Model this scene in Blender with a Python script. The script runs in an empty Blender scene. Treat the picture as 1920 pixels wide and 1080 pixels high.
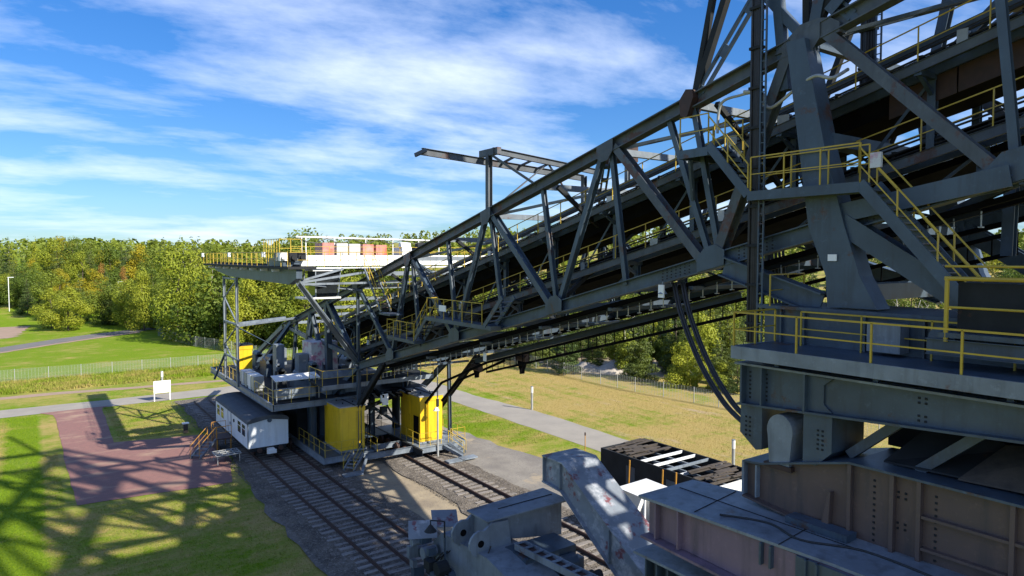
import bpy, bmesh, math, random
from mathutils import Vector, Matrix
R = math.radians
scene = bpy.context.scene
col = scene.collection

# ------------------------------------------------------------------ camera, sky, sun, exposure
F = 1280.0                                  # focal length in photo pixels (24 mm on 36 mm)
CAM = Vector((0, 0, 16.0))
YAW = R(35.1); PIT = math.atan(60 / 1280)
cam_d = bpy.data.cameras.new('camera'); cam_d.lens = 24; cam_d.sensor_width = 36; cam_d.clip_end = 6000
cam = bpy.data.objects.new('camera', cam_d); col.objects.link(cam)
cam.location = CAM; cam.rotation_euler = (R(90) - PIT, 0, -YAW)
scene.camera = cam

SUN_DIR = Vector((0.59, -1.30, 1.0)).normalized()          # towards the sun
SUN_EL = math.asin(SUN_DIR.z); SUN_AZ = math.atan2(SUN_DIR.x, SUN_DIR.y)
world = bpy.data.worlds.new('World'); scene.world = world; world.use_nodes = True
wt = world.node_tree; wt.nodes.clear()
def wn(t, **k):
    n = wt.nodes.new(t)
    for a, b in k.items(): setattr(n, a, b)
    return n
sky = wn('ShaderNodeTexSky', sky_type='NISHITA', sun_disc=False, sun_elevation=SUN_EL, sun_rotation=SUN_AZ,
         air_density=1.0, dust_density=0.25, ozone_density=1.6, altitude=100)
hs = wn('ShaderNodeHueSaturation'); hs.inputs['Saturation'].default_value = 1.6; hs.inputs['Value'].default_value = 1.0
gm_ = wn('ShaderNodeGamma'); gm_.inputs['Gamma'].default_value = 0.72
wt.links.new(sky.outputs[0], gm_.inputs['Color']); wt.links.new(gm_.outputs[0], hs.inputs['Color'])
tint = wn('ShaderNodeMix', data_type='RGBA', blend_type='MULTIPLY'); tint.inputs['Factor'].default_value = 1; tint.inputs['B'].default_value = (0.70, 1.02, 1.52, 1)
wt.links.new(hs.outputs[0], tint.inputs['A'])
tc = wn('ShaderNodeTexCoord')
sep = wn('ShaderNodeSeparateXYZ'); wt.links.new(tc.outputs['Generated'], sep.inputs[0])
# project the view direction on a flat cloud layer: xy / (z + .12)
zz = wn('ShaderNodeMath', operation='ADD'); zz.inputs[1].default_value = 0.14; wt.links.new(sep.outputs['Z'], zz.inputs[0])
zc = wn('ShaderNodeMath', operation='MAXIMUM'); zc.inputs[1].default_value = 0.03; wt.links.new(zz.outputs[0], zc.inputs[0])
dx = wn('ShaderNodeMath', operation='DIVIDE'); wt.links.new(sep.outputs['X'], dx.inputs[0]); wt.links.new(zc.outputs[0], dx.inputs[1])
dy = wn('ShaderNodeMath', operation='DIVIDE'); wt.links.new(sep.outputs['Y'], dy.inputs[0]); wt.links.new(zc.outputs[0], dy.inputs[1])
cmb = wn('ShaderNodeCombineXYZ'); wt.links.new(dx.outputs[0], cmb.inputs[0]); wt.links.new(dy.outputs[0], cmb.inputs[1])
mp = wn('ShaderNodeMapping'); mp.inputs['Rotation'].default_value = (0, 0, R(28)); mp.inputs['Scale'].default_value = (0.85, 1.35, 1)
mp.inputs['Location'].default_value = (2.3, 0.6, 0)
wt.links.new(cmb.outputs[0], mp.inputs[0])
n1 = wn('ShaderNodeTexNoise'); n1.inputs['Scale'].default_value = 0.85; n1.inputs['Detail'].default_value = 12; n1.inputs['Roughness'].default_value = 0.60; n1.inputs['Distortion'].default_value = 0.15
wt.links.new(mp.outputs[0], n1.inputs['Vector'])
cr = wn('ShaderNodeValToRGB'); cr.color_ramp.elements[0].position = 0.44; cr.color_ramp.elements[1].position = 0.74
wt.links.new(n1.outputs['Fac'], cr.inputs[0])
cf = wn('ShaderNodeMath', operation='MULTIPLY'); cf.inputs[1].default_value = 0.85; wt.links.new(cr.outputs[0], cf.inputs[0])
mixc = wn('ShaderNodeMix', data_type='RGBA'); mixc.inputs['B'].default_value = (7.0, 7.7, 9.2, 1)
wt.links.new(cf.outputs[0], mixc.inputs['Factor']); wt.links.new(tint.outputs['Result'], mixc.inputs['A'])
bg = wn('ShaderNodeBackground'); bg.inputs['Strength'].default_value = 0.088
wo = wn('ShaderNodeOutputWorld')
wt.links.new(mixc.outputs['Result'], bg.inputs['Color']); wt.links.new(bg.outputs[0], wo.inputs[0])

sun_d = bpy.data.lights.new('sun', 'SUN'); sun_d.energy = 4.6; sun_d.angle = R(0.53); sun_d.color = (1.0, 0.93, 0.80)
sun = bpy.data.objects.new('sun', sun_d); col.objects.link(sun)
sun.rotation_euler = SUN_DIR.to_track_quat('Z', 'Y').to_euler(); sun.location = (60, -60, 80)

scene.view_settings.view_transform = 'Standard'; scene.view_settings.look = 'None'
scene.view_settings.exposure = 0.95; scene.view_settings.gamma = 1; scene.view_settings.use_curve_mapping = False
scene.render.engine = 'CYCLES'
scene.render.resolution_x = 1024; scene.render.resolution_y = 576

# ------------------------------------------------------------------ photo pixel -> direction -> point on a known plane
_f = Vector((math.sin(YAW) * math.cos(PIT), math.cos(YAW) * math.cos(PIT), -math.sin(PIT)))
_r = Vector((math.cos(YAW), -math.sin(YAW), 0)); _u = _r.cross(_f)
def ray(px, py): return _f + (px - 960) / F * _r - (py - 540) / F * _u
def on(ax, px, py, v):
    d = ray(px, py); return CAM + d * ((v - CAM[ax]) / d[ax])
def onX(px, py, X): return on(0, px, py, X)
def onY(px, py, Y): return on(1, px, py, Y)
def onZ(px, py, Z=0.0): return on(2, px, py, Z)

# ------------------------------------------------------------------ materials
def mat(name, c1, c2=None, scale=1.0, rough=0.6, metal=0.0, rust=0.0, rust_col=(0.10, 0.035, 0.018), bump=0.0, bscale=40,
        c3=None, s3=8.0, f3=0.5, stretch=(1, 1, 1), spec=0.5, rscale=0.9, streak=0.0, streak_col=(0.026, 0.030, 0.036)):
    m = bpy.data.materials.new(name); m.use_nodes = True
    t = m.node_tree; b = t.nodes['Principled BSDF']
    def N(k, **kw):
        n = t.nodes.new(k)
        for a, v in kw.items(): setattr(n, a, v)
        return n
    g = N('ShaderNodeNewGeometry')
    vec = g.outputs['Position']
    if stretch != (1, 1, 1):
        mpn = N('ShaderNodeMapping'); mpn.inputs['Scale'].default_value = stretch; t.links.new(vec, mpn.inputs[0]); vec = mpn.outputs[0]
    def noise(s, d=5, r=0.6):
        n = N('ShaderNodeTexNoise'); n.inputs['Scale'].default_value = s; n.inputs['Detail'].default_value = d; n.inputs['Roughness'].default_value = r
        t.links.new(vec, n.inputs['Vector']); return n.outputs['Fac']
    def ramp(f, a, c):
        r = N('ShaderNodeMapRange'); r.inputs['From Min'].default_value = a; r.inputs['From Max'].default_value = c
        t.links.new(f, r.inputs['Value']); return r.outputs[0]
    def mix(f, a, c):
        x = N('ShaderNodeMix', data_type='RGBA')
        t.links.new(f, x.inputs['Factor'])
        for s, v in (('A', a), ('B', c)):
            if isinstance(v, tuple): x.inputs[s].default_value = (*v, 1)
            else: t.links.new(v, x.inputs[s])
        return x.outputs['Result']
    c2 = c2 or tuple(x * 0.72 for x in c1)
    out = mix(ramp(noise(scale), 0.35, 0.65), c1, c2)
    if c3: out = mix(ramp(noise(s3, 6, 0.7), f3, f3 + 0.14), out, c3)
    if rust > 0: out = mix(ramp(noise(rscale, 9, 0.68), 0.70 - rust * 0.3, 0.76 - rust * 0.3), out, rust_col)
    if streak > 0:                          # dirt running down the plates
        q = N('ShaderNodeMapping'); q.inputs['Scale'].default_value = (1.5, 1.5, 0.16); t.links.new(g.outputs['Position'], q.inputs[0])
        n = N('ShaderNodeTexNoise'); n.inputs['Scale'].default_value = 1.6; n.inputs['Detail'].default_value = 6; n.inputs['Roughness'].default_value = 0.65; t.links.new(q.outputs[0], n.inputs['Vector'])
        r = N('ShaderNodeMapRange'); r.inputs['From Min'].default_value = 0.50; r.inputs['From Max'].default_value = 0.74; r.inputs['To Max'].default_value = streak; t.links.new(n.outputs['Fac'], r.inputs['Value'])
        out = mix(r.outputs[0], out, streak_col)
        n2 = noise(3.5, 8, 0.75); r2 = N('ShaderNodeMapRange'); r2.inputs['From Min'].default_value = 0.56; r2.inputs['From Max'].default_value = 0.70; r2.inputs['To Max'].default_value = streak * 0.6; t.links.new(n2, r2.inputs['Value'])
        out = mix(r2.outputs[0], out, tuple(min(1, x * 1.7) for x in c1))
    t.links.new(out, b.inputs['Base Color'])
    b.inputs['Roughness'].default_value = rough; b.inputs['Metallic'].default_value = metal
    b.inputs['Specular IOR Level'].default_value = spec
    if bump > 0:
        bp = N('ShaderNodeBump'); bp.inputs['Strength'].default_value = bump; bp.inputs['Distance'].default_value = 0.05
        t.links.new(noise(bscale, 4, 0.7), bp.inputs['Height']); t.links.new(bp.outputs[0], b.inputs['Normal'])
    return m
M = {}
M['steel'] = mat('steel_paint', (0.056, 0.086, 0.122), (0.038, 0.058, 0.084), 0.7, 0.45, rust=0.30, rust_col=(0.07, 0.035, 0.025), bump=0.08, streak=0.7)
M['steel_rusty'] = mat('steel_rusty', (0.080, 0.096, 0.114), (0.052, 0.062, 0.074), 0.8, 0.55, rust=0.45, rust_col=(0.080, 0.036, 0.028), bump=0.1, streak=0.6)
M['steel_light'] = mat('steel_light', (0.20, 0.235, 0.275), (0.135, 0.16, 0.19), 0.9, 0.45, rust=0.18, rust_col=(0.10, 0.05, 0.04), bump=0.06, streak=0.55)
M['primer'] = mat('patchy_primer', (0.20, 0.23, 0.27), (0.15, 0.17, 0.20), 0.9, 0.5, c3=(0.36, 0.38, 0.42), s3=1.1, f3=0.52, rust=0.47, rust_col=(0.15, 0.05, 0.06), bump=0.06, rscale=1.3)
M['lilac'] = mat('faded_lilac_primer', (0.19, 0.13, 0.17), (0.145, 0.105, 0.14), 0.5, 0.6, rust=0.16, bump=0.05, streak=0.6)
M['brown'] = mat('brown_primer', (0.115, 0.076, 0.064), (0.088, 0.062, 0.055), 0.5, 0.6, rust=0.2, bump=0.05, streak=0.7)
M['dark'] = mat('dark_steel', (0.024, 0.027, 0.031), (0.015, 0.017, 0.019), 1.0, 0.7, spec=0.2, rust=0.25, rust_col=(0.06, 0.03, 0.02))
M['black'] = mat('black_rubber', (0.005, 0.005, 0.006), (0.009, 0.009, 0.010), 1.5, 0.9, spec=0.05)
M['yellow'] = mat('yellow_paint', (0.50, 0.35, 0.03), (0.40, 0.28, 0.03), 1.5, 0.45, rust=0.2, rust_col=(0.2, 0.09, 0.02))
M['shed_yellow'] = mat('shed_yellow', (0.70, 0.46, 0.012), (0.62, 0.40, 0.012), 0.8, 0.42, rust=0.14, rust_col=(0.25, 0.12, 0.02), bump=0.08, bscale=3, streak=0.45, streak_col=(0.24, 0.14, 0.02))
M['orange'] = mat('ochre_rail_paint', (0.48, 0.24, 0.03), (0.36, 0.16, 0.02), 2.0, 0.5, rust=0.35)
M['white'] = mat('white_paint', (0.74, 0.75, 0.75), (0.64, 0.66, 0.67), 0.8, 0.45, rust=0.06, rust_col=(0.3, 0.22, 0.16))
M['white_clean'] = mat('white_board', (0.82, 0.82, 0.81), (0.78, 0.78, 0.78), 0.5, 0.4)
M['wagon_white'] = mat('wagon_white', (0.66, 0.71, 0.76), (0.60, 0.65, 0.71), 0.5, 0.45, rust=0.12, rust_col=(0.3, 0.25, 0.2), streak=0.4, streak_col=(0.30, 0.30, 0.29))
M['roof_felt'] = mat('roof_felt', (0.075, 0.085, 0.10), (0.055, 0.062, 0.075), 1.2, 0.8, bump=0.2)
M['grey_roof'] = mat('grey_roof', (0.34, 0.35, 0.36), (0.24, 0.25, 0.26), 1.2, 0.7, rust=0.2)
M['glass'] = mat('window_glass', (0.02, 0.025, 0.03), (0.015, 0.018, 0.02), 1, 0.05, spec=0.9)
M['rail'] = mat('rail_rust', (0.055, 0.025, 0.018), (0.035, 0.018, 0.014), 3, 0.65, bump=0.1)
M['sleeper'] = mat('weathered_sleeper', (0.29, 0.262, 0.24), (0.15, 0.135, 0.122), 1.6, 0.85, c3=(0.10, 0.09, 0.08), s3=9, f3=0.55, bump=0.4, bscale=14, stretch=(0.35, 3, 1))
M['ballast'] = mat('ballast', (0.145, 0.125, 0.105), (0.075, 0.065, 0.057), 0.8, 0.95, c3=(0.27, 0.24, 0.20), s3=7, f3=0.52, bump=1.0, bscale=9)
M['sand'] = mat('sandy_gravel', (0.34, 0.28, 0.19), (0.22, 0.18, 0.13), 0.5, 0.95, c3=(0.16, 0.14, 0.11), s3=4, f3=0.56, bump=0.5, bscale=12)
M['yard'] = mat('grey_yard', (0.25, 0.23, 0.20), (0.17, 0.155, 0.14), 0.45, 0.95, c3=(0.12, 0.11, 0.10), s3=6, f3=0.54, bump=0.6, bscale=10, rust=0.35, rust_col=(0.31, 0.26, 0.19), rscale=0.25)
M['path'] = mat('path_asphalt', (0.30, 0.275, 0.235), (0.25, 0.23, 0.20), 0.4, 0.95, c3=(0.20, 0.185, 0.165), s3=10, f3=0.6, bump=0.25, bscale=18)
M['road'] = mat('far_road', (0.16, 0.15, 0.145), (0.13, 0.125, 0.12), 0.4, 0.9)
M['road_edge'] = mat('pinkish_verge', (0.32, 0.22, 0.17), (0.27, 0.20, 0.14), 0.5, 0.95)
M['heap'] = mat('rubble_sand', (0.48, 0.44, 0.38), (0.34, 0.30, 0.26), 0.6, 0.95, c3=(0.22, 0.19, 0.17), s3=3, f3=0.55, bump=0.8, bscale=5)
M['hose'] = mat('hose_black', (0.010, 0.010, 0.011), (0.02, 0.02, 0.022), 3, 0.5)
M['wood'] = mat('rotten_boards', (0.075, 0.06, 0.048), (0.04, 0.033, 0.028), 2, 0.9, bump=0.3, bscale=10)
M['galv'] = mat('galvanised', (0.42, 0.43, 0.42), (0.33, 0.34, 0.34), 2, 0.45, metal=0.3)
M['wire'] = mat('fence_wire', (0.36, 0.37, 0.36), (0.30, 0.31, 0.30), 2, 0.5)
M['graffiti'] = mat('pink_graffiti_white', (0.55, 0.56, 0.57), (0.48, 0.5, 0.52), 0.8, 0.5, c3=(0.42, 0.16, 0.26), s3=1.6, f3=0.48)
M['redwhite'] = mat('faded_red_panel', (0.46, 0.07, 0.05), (0.50, 0.30, 0.27), 0.9, 0.5, rust=0.1)
M['silver'] = mat('silver_panel', (0.52, 0.52, 0.54), (0.42, 0.42, 0.44), 0.9, 0.4, rust=0.12)
M['trunk'] = mat('bark', (0.11, 0.085, 0.06), (0.075, 0.058, 0.042), 2, 0.9, bump=0.4, bscale=8)
M['birch'] = mat('birch_bark', (0.48, 0.46, 0.42), (0.36, 0.34, 0.31), 3, 0.8, c3=(0.06, 0.055, 0.05), s3=5, f3=0.58)

def leaf_mat(name, a, b, dry=None):
    m = bpy.data.materials.new(name); m.use_nodes = True; t = m.node_tree; p = t.nodes['Principled BSDF']
    oi = t.nodes.new('ShaderNodeObjectInfo'); g = t.nodes.new('ShaderNodeNewGeometry')
    n = t.nodes.new('ShaderNodeTexNoise'); n.inputs['Scale'].default_value = 0.55; n.inputs['Detail'].default_value = 3
    t.links.new(g.outputs['Position'], n.inputs['Vector'])
    add = t.nodes.new('ShaderNodeMath'); add.operation = 'ADD'; t.links.new(n.outputs['Fac'], add.inputs[0])
    sc = t.nodes.new('ShaderNodeMath'); sc.operation = 'MULTIPLY_ADD'; sc.inputs[1].default_value = 0.7; sc.inputs[2].default_value = -0.35
    t.links.new(oi.outputs['Random'], sc.inputs[0]); t.links.new(sc.outputs[0], add.inputs[1])
    mr = t.nodes.new('ShaderNodeMapRange'); mr.inputs['From Min'].default_value = 0.2; mr.inputs['From Max'].default_value = 0.8
    t.links.new(add.outputs[0], mr.inputs['Value'])
    x = t.nodes.new('ShaderNodeMix'); x.data_type = 'RGBA'; x.inputs['A'].default_value = (*a, 1); x.inputs['B'].default_value = (*b, 1)
    t.links.new(mr.outputs[0], x.inputs['Factor']); t.links.new(x.outputs['Result'], p.inputs['Base Color'])
    p.inputs['Roughness'].default_value = 0.6; p.inputs['Specular IOR Level'].default_value = 0.25
    tr = t.nodes.new('ShaderNodeBsdfTranslucent'); t.links.new(x.outputs['Result'], tr.inputs['Color'])
    ms = t.nodes.new('ShaderNodeMixShader'); ms.inputs[0].default_value = 0.3
    t.links.new(p.outputs[0], ms.inputs[1]); t.links.new(tr.outputs[0], ms.inputs[2])
    t.links.new(ms.outputs[0], t.nodes['Material Output'].inputs['Surface'])
    return m
M['leaf'] = leaf_mat('leaf_green', (0.10, 0.15, 0.020), (0.20, 0.24, 0.026))
M['leaf_light'] = leaf_mat('leaf_light_green', (0.17, 0.225, 0.020), (0.31, 0.33, 0.028))
M['leaf_yellow'] = leaf_mat('leaf_yellowing', (0.24, 0.235, 0.016), (0.38, 0.31, 0.02))
M['leaf_orange'] = leaf_mat('leaf_orange', (0.36, 0.15, 0.035), (0.30, 0.19, 0.04))
M['needle'] = leaf_mat('pine_needles', (0.070, 0.108, 0.028), (0.14, 0.175, 0.036))

def grass_mat():
    m = bpy.data.materials.new('meadow_grass'); m.use_nodes = True; t = m.node_tree; p = t.nodes['Principled BSDF']
    L = t.links.new
    g = t.nodes.new('ShaderNodeNewGeometry'); sp = t.nodes.new('ShaderNodeSeparateXYZ'); L(g.outputs['Position'], sp.inputs[0])
    def noise(s, d, r=0.6, st=None):
        n = t.nodes.new('ShaderNodeTexNoise'); n.inputs['Scale'].default_value = s; n.inputs['Detail'].default_value = d; n.inputs['Roughness'].default_value = r
        if st:
            q = t.nodes.new('ShaderNodeMapping'); q.inputs['Scale'].default_value = st; L(g.outputs['Position'], q.inputs[0]); L(q.outputs[0], n.inputs['Vector'])
        else: L(g.outputs['Position'], n.inputs['Vector'])
        return n.outputs['Fac']
    def rng(v, a, b, c=0.0, d=1.0):
        r = t.nodes.new('ShaderNodeMapRange'); r.inputs['From Min'].default_value = a; r.inputs['From Max'].default_value = b
        r.inputs['To Min'].default_value = c; r.inputs['To Max'].default_value = d; L(v, r.inputs['Value']); return r.outputs[0]
    def mth(op, a, b):
        n = t.nodes.new('ShaderNodeMath'); n.operation = op
        for i, v in enumerate((a, b)):
            if isinstance(v, (int, float)): n.inputs[i].default_value = v
            else: L(v, n.inputs[i])
        return n.outputs[0]
    def mix(f, a, b):
        x = t.nodes.new('ShaderNodeMix'); x.data_type = 'RGBA'; L(f, x.inputs['Factor'])
        for s, v in (('A', a), ('B', b)):
            if isinstance(v, tuple): x.inputs[s].default_value = (*v, 1)
            else: L(v, x.inputs[s])
        return x.outputs['Result']
    big = noise(0.10, 5, 0.62); med = noise(0.6, 6, 0.65, (0.5, 1.0, 1)); fine = noise(7, 4, 0.7)
    green = mix(rng(fine, 0.35, 0.65), (0.10, 0.18, 0.008), (0.19, 0.27, 0.012))
    dry = mix(rng(fine, 0.35, 0.65), (0.43, 0.315, 0.125), (0.31, 0.25, 0.075))
    # the field on the far side of the yard path (X > 41) is mown and dried out
    east = rng(sp.outputs['X'], 40.5, 44.0)
    # a watered strip of lawn left of the brick paving
    s1 = mth('MULTIPLY', rng(sp.outputs['X'], -2.6, -1.9), rng(sp.outputs['X'], 0.4, -0.1))
    s1 = mth('MULTIPLY', s1, rng(sp.outputs['Y'], 83, 80))
    dryness = mth('ADD', mth('MULTIPLY', big, 0.9), mth('MULTIPLY', med, 0.9))
    west = rng(sp.outputs['X'], -2, -2.8)
    dryness = mth('ADD', dryness, mth('MULTIPLY', east, 0.24))
    near = mth('MULTIPLY', rng(sp.outputs['X'], 12.5, 11.5), rng(sp.outputs['Y'], 82, 80))
    dryness = mth('ADD', dryness, mth('MULTIPLY', near, 0.10))
    dryness = mth('SUBTRACT', dryness, mth('MULTIPLY', s1, 0.30))
    strip = mth('MULTIPLY', rng(sp.outputs['Y'], 88.2, 88.8), rng(sp.outputs['Y'], 106.5, 105.5))
    dryness = mth('ADD', dryness, mth('MULTIPLY', strip, 0.05))
    dryness = mth('SUBTRACT', dryness, mth('MULTIPLY', rng(sp.outputs['Y'], 107, 112), 0.10))
    spk = noise(2.2, 5, 0.75)
    dryness = mth('ADD', dryness, mth('MULTIPLY', mth('SUBTRACT', spk, 0.5), 0.55))
    mow = noise(0.9, 6, 0.65, (0.9, 0.10, 1))
    dryness = mth('ADD', dryness, mth('MULTIPLY', mth('MULTIPLY', mth('SUBTRACT', mow, 0.5), 1.1), east))
    c = mix(rng(dryness, 0.80, 1.16), green, dry)
    bare = rng(noise(0.35, 7, 0.72, (1.3, 0.30, 1)), 0.57, 0.68)
    bare = mth('MULTIPLY', bare, mth('ADD', mth('MULTIPLY', east, 0.75), 0.06))
    c = mix(bare, c, (0.40, 0.31, 0.22))
    L(c, p.inputs['Base Color']); p.inputs['Roughness'].default_value = 0.9; p.inputs['Specular IOR Level'].default_value = 0.1
    bp = t.nodes.new('ShaderNodeBump'); bp.inputs['Strength'].default_value = 0.9; bp.inputs['Distance'].default_value = 0.12
    L(noise(5, 6, 0.75), bp.inputs['Height']); L(bp.outputs[0], p.inputs['Normal'])
    return m
M['grass'] = grass_mat()

def brick_mat():
    m = bpy.data.materials.new('red_paving'); m.use_nodes = True; t = m.node_tree; p = t.nodes['Principled BSDF']; L = t.links.new
    g = t.nodes.new('ShaderNodeNewGeometry')
    b = t.nodes.new('ShaderNodeTexBrick'); b.inputs['Scale'].default_value = 1.0
    b.inputs['Brick Width'].default_value = 0.22; b.inputs['Row Height'].default_value = 0.11; b.inputs['Mortar Size'].default_value = 0.010
    b.inputs['Color1'].default_value = (0.27, 0.125, 0.105, 1); b.inputs['Color2'].default_value = (0.21, 0.10, 0.09, 1); b.inputs['Mortar'].default_value = (0.16, 0.11, 0.09, 1)
    L(g.outputs['Position'], b.inputs['Vector'])
    n = t.nodes.new('ShaderNodeTexNoise'); n.inputs['Scale'].default_value = 0.45; n.inputs['Detail'].default_value = 7; n.inputs['Roughness'].default_value = 0.65
    q = t.nodes.new('ShaderNodeMapping'); q.inputs['Scale'].default_value = (0.5, 1.2, 1); L(g.outputs['Position'], q.inputs[0]); L(q.outputs[0], n.inputs['Vector'])
    r = t.nodes.new('ShaderNodeMapRange'); r.inputs['From Min'].default_value = 0.52; r.inputs['From Max'].default_value = 0.68; L(n.outputs['Fac'], r.inputs['Value'])
    x = t.nodes.new('ShaderNodeMix'); x.data_type = 'RGBA'; L(r.outputs[0], x.inputs['Factor']); L(b.outputs['Color'], x.inputs['A']); x.inputs['B'].default_value = (0.33, 0.22, 0.155, 1)
    L(x.outputs['Result'], p.inputs['Base Color']); p.inputs['Roughness'].default_value = 0.9
    bp = t.nodes.new('ShaderNodeBump'); bp.inputs['Strength'].default_value = 0.5; bp.inputs['Distance'].default_value = 0.02; L(n.outputs['Fac'], bp.inputs['Height']); L(bp.outputs[0], p.inputs['Normal'])
    return m
M['brick'] = brick_mat()

# ------------------------------------------------------------------ building helpers
WM = {}                                     # world matrix of every object made here
def W(o): return WM.get(o.name, Matrix.Identity(4)) if o else Matrix.Identity(4)
def link(name, data, parent=None, world=None):
    o = bpy.data.objects.new(name, data); col.objects.link(o)
    world = world or Matrix.Identity(4)
    if parent: o.parent = parent; o.matrix_basis = W(parent).inverted() @ world
    else: o.matrix_basis = world
    WM[o.name] = world
    return o
def tag(o, label, cat, group=None):
    o['label'] = label; o['category'] = cat
    if group: o['group'] = group
    return o
def thing(name, label, cat, loc=(0, 0, 0), group=None):
    return tag(link(name, None, None, Matrix.Translation(Vector(loc))), label, cat, group)

class MB:
    def __init__(s): s.v = []; s.f = []
    def add(s, vs, fs):
        n = len(s.v); s.v += [tuple(v) for v in vs]; s.f += [tuple(i + n for i in f) for f in fs]; return s
    def box(s, a, b):
        x0, y0, z0 = a; x1, y1, z1 = b
        return s.add([(x0, y0, z0), (x1, y0, z0), (x1, y1, z0), (x0, y1, z0), (x0, y0, z1), (x1, y0, z1), (x1, y1, z1), (x0, y1, z1)],
                     [(0, 3, 2, 1), (4, 5, 6, 7), (0, 1, 5, 4), (1, 2, 6, 5), (2, 3, 7, 6), (3, 0, 4, 7)])
    def cbox(s, c, d): return s.box([c[i] - d[i] / 2 for i in range(3)], [c[i] + d[i] / 2 for i in range(3)])
    def bar(s, p, q, w, h=None, ref=(1, 0, 0)):
        h = h or w; p, q = Vector(p), Vector(q); x, y, z = frame(q - p, ref); vs = []
        for c in (p, q):
            for i, j in ((-1, -1), (1, -1), (1, 1), (-1, 1)): vs.append(c + x * i * w / 2 + y * j * h / 2)
        return s.add(vs, [(0, 3, 2, 1), (4, 5, 6, 7), (0, 1, 5, 4), (1, 2, 6, 5), (2, 3, 7, 6), (3, 0, 4, 7)])
    def tube(s, p, q, r, n=8, r2=None):
        r2 = r if r2 is None else r2; p, q = Vector(p), Vector(q); x, y, z = frame(q - p); vs = []
        for c, rr in ((p, r), (q, r2)):
            for k in range(n):
                a = 2 * math.pi * k / n; vs.append(c + x * math.cos(a) * rr + y * math.sin(a) * rr)
        fs = [(k, (k + 1) % n, n + (k + 1) % n, n + k) for k in range(n)] + [tuple(range(n - 1, -1, -1)), tuple(range(n, 2 * n))]
        return s.add(vs, fs)
    def path(s, pts, r, n=8):
        for a, b in zip(pts[:-1], pts[1:]): s.tube(a, b, r, n)
        return s
    def prism(s, poly, ax, a, b):
        """poly: points in the plane across axis ax (0:(y,z) 1:(x,z) 2:(x,y)), extruded a..b along ax"""
        vs = []
        for t in (a, b):
            for u, w in poly: vs.append({0: (t, u, w), 1: (u, t, w), 2: (u, w, t)}[ax])
        n = len(poly)
        return s.add(vs, [(k, (k + 1) % n, n + (k + 1) % n, n + k) for k in range(n)] + [tuple(range(n - 1, -1, -1)), tuple(range(n, 2 * n))])
    def mesh(s, name, m, smooth=False):
        me = bpy.data.meshes.new(name); me.from_pydata(s.v, [], s.f); me.materials.append(m)
        bm = bmesh.new(); bm.from_mesh(me); bmesh.ops.recalc_face_normals(bm, faces=bm.faces); bm.to_mesh(me); bm.free()
        if smooth:
            for p in me.polygons: p.use_smooth = True
        return me
    def build(s, name, m, parent=None, world=None, smooth=False, kind=None):
        """vertices given in world space unless world is passed"""
        if world is None:
            lo = [min(v[i] for v in s.v) for i in range(3)]; hi = [max(v[i] for v in s.v) for i in range(3)]
            c = Vector(((lo[0] + hi[0]) / 2, (lo[1] + hi[1]) / 2, lo[2]))
            s.v = [(v[0] - c.x, v[1] - c.y, v[2] - c.z) for v in s.v]; world = Matrix.Translation(c)
        o = link(name, s.mesh(name, m, smooth), parent, world)
        if kind: o['kind'] = kind
        return o
def frame(d, ref=(1, 0, 0)):
    z = Vector(d).normalized(); r = Vector(ref)
    if abs(z.dot(r)) > 0.97: r = Vector((0, 0, 1))
    x = (r - z * r.dot(z)).normalized(); return x, z.cross(x), z
_prof = {}
def profile(kind, w, h, m):
    """unit-length member along local z; w along local x (flange normal), h along local y"""
    k = (kind, round(w, 3), round(h, 3), m)
    if k in _prof: return _prof[k]
    a, b = w / 2, h / 2
    if kind == 'H':
        t = min(w, h) * 0.09
        pts = [(-a, -b), (-a + t, -b), (-a + t, -t / 2), (a - t, -t / 2), (a - t, -b), (a, -b), (a, b), (a - t, b), (a - t, t / 2), (-a + t, t / 2), (-a + t, b), (-a, b)]
    elif kind == 'I':
        t = min(w, h) * 0.10
        pts = [(-a, -b), (a, -b), (a, -b + t), (t / 2, -b + t), (t / 2, b - t), (a, b - t), (a, b), (-a, b), (-a, b - t), (-t / 2, b - t), (-t / 2, -b + t), (-a, -b + t)]
    elif kind == 'O':
        pts = [(a * math.cos(2 * math.pi * i / 10), b * math.sin(2 * math.pi * i / 10)) for i in range(10)]
    elif kind == 'L':
        t = w * 0.14; pts = [(-a, -b), (a, -b), (a, -b + t), (-a + t, -b + t), (-a + t, b), (-a, b)]
    else: pts = [(-a, -b), (a, -b), (a, b), (-a, b)]
    mb = MB(); mb.prism(pts, 2, 0, 1); _prof[k] = mb.mesh('member_' + kind, M[m], smooth=False); return _prof[k]
def member(parent, name, p, q, w, h=None, m='steel', kind='H', ref=(1, 0, 0)):
    h = h or w; p, q = Vector(p), Vector(q); x, y, z = frame(q - p, ref); L = (q - p).length
    mt = Matrix(((x.x, y.x, z.x * L, p.x), (x.y, y.y, z.y * L, p.y), (x.z, y.z, z.z * L, p.z), (0, 0, 0, 1)))
    return link(name, profile(kind, w, h, m), parent, mt)
def laced(parent, name, p, q, w=0.34, m='steel', ref=(1, 0, 0), gap=0.5):
    """two flat bars with batten plates between them"""
    p, q = Vector(p), Vector(q); x, y, z = frame(q - p, ref); L = (q - p).length; mb = MB()
    for sg in (-1, 1): mb.bar(p + y * sg * w * 0.36, q + y * sg * w * 0.36, 0.12, w * 0.26, ref)
    n = max(2, int(L / 1.6))
    for i in range(n + 1):
        c = p + z * (L * i / n); mb.bar(c - z * 0.22, c + z * 0.22, 0.10, w * 0.6, ref)
    return mb.build(name, M[m], parent)
_post = {}
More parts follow.
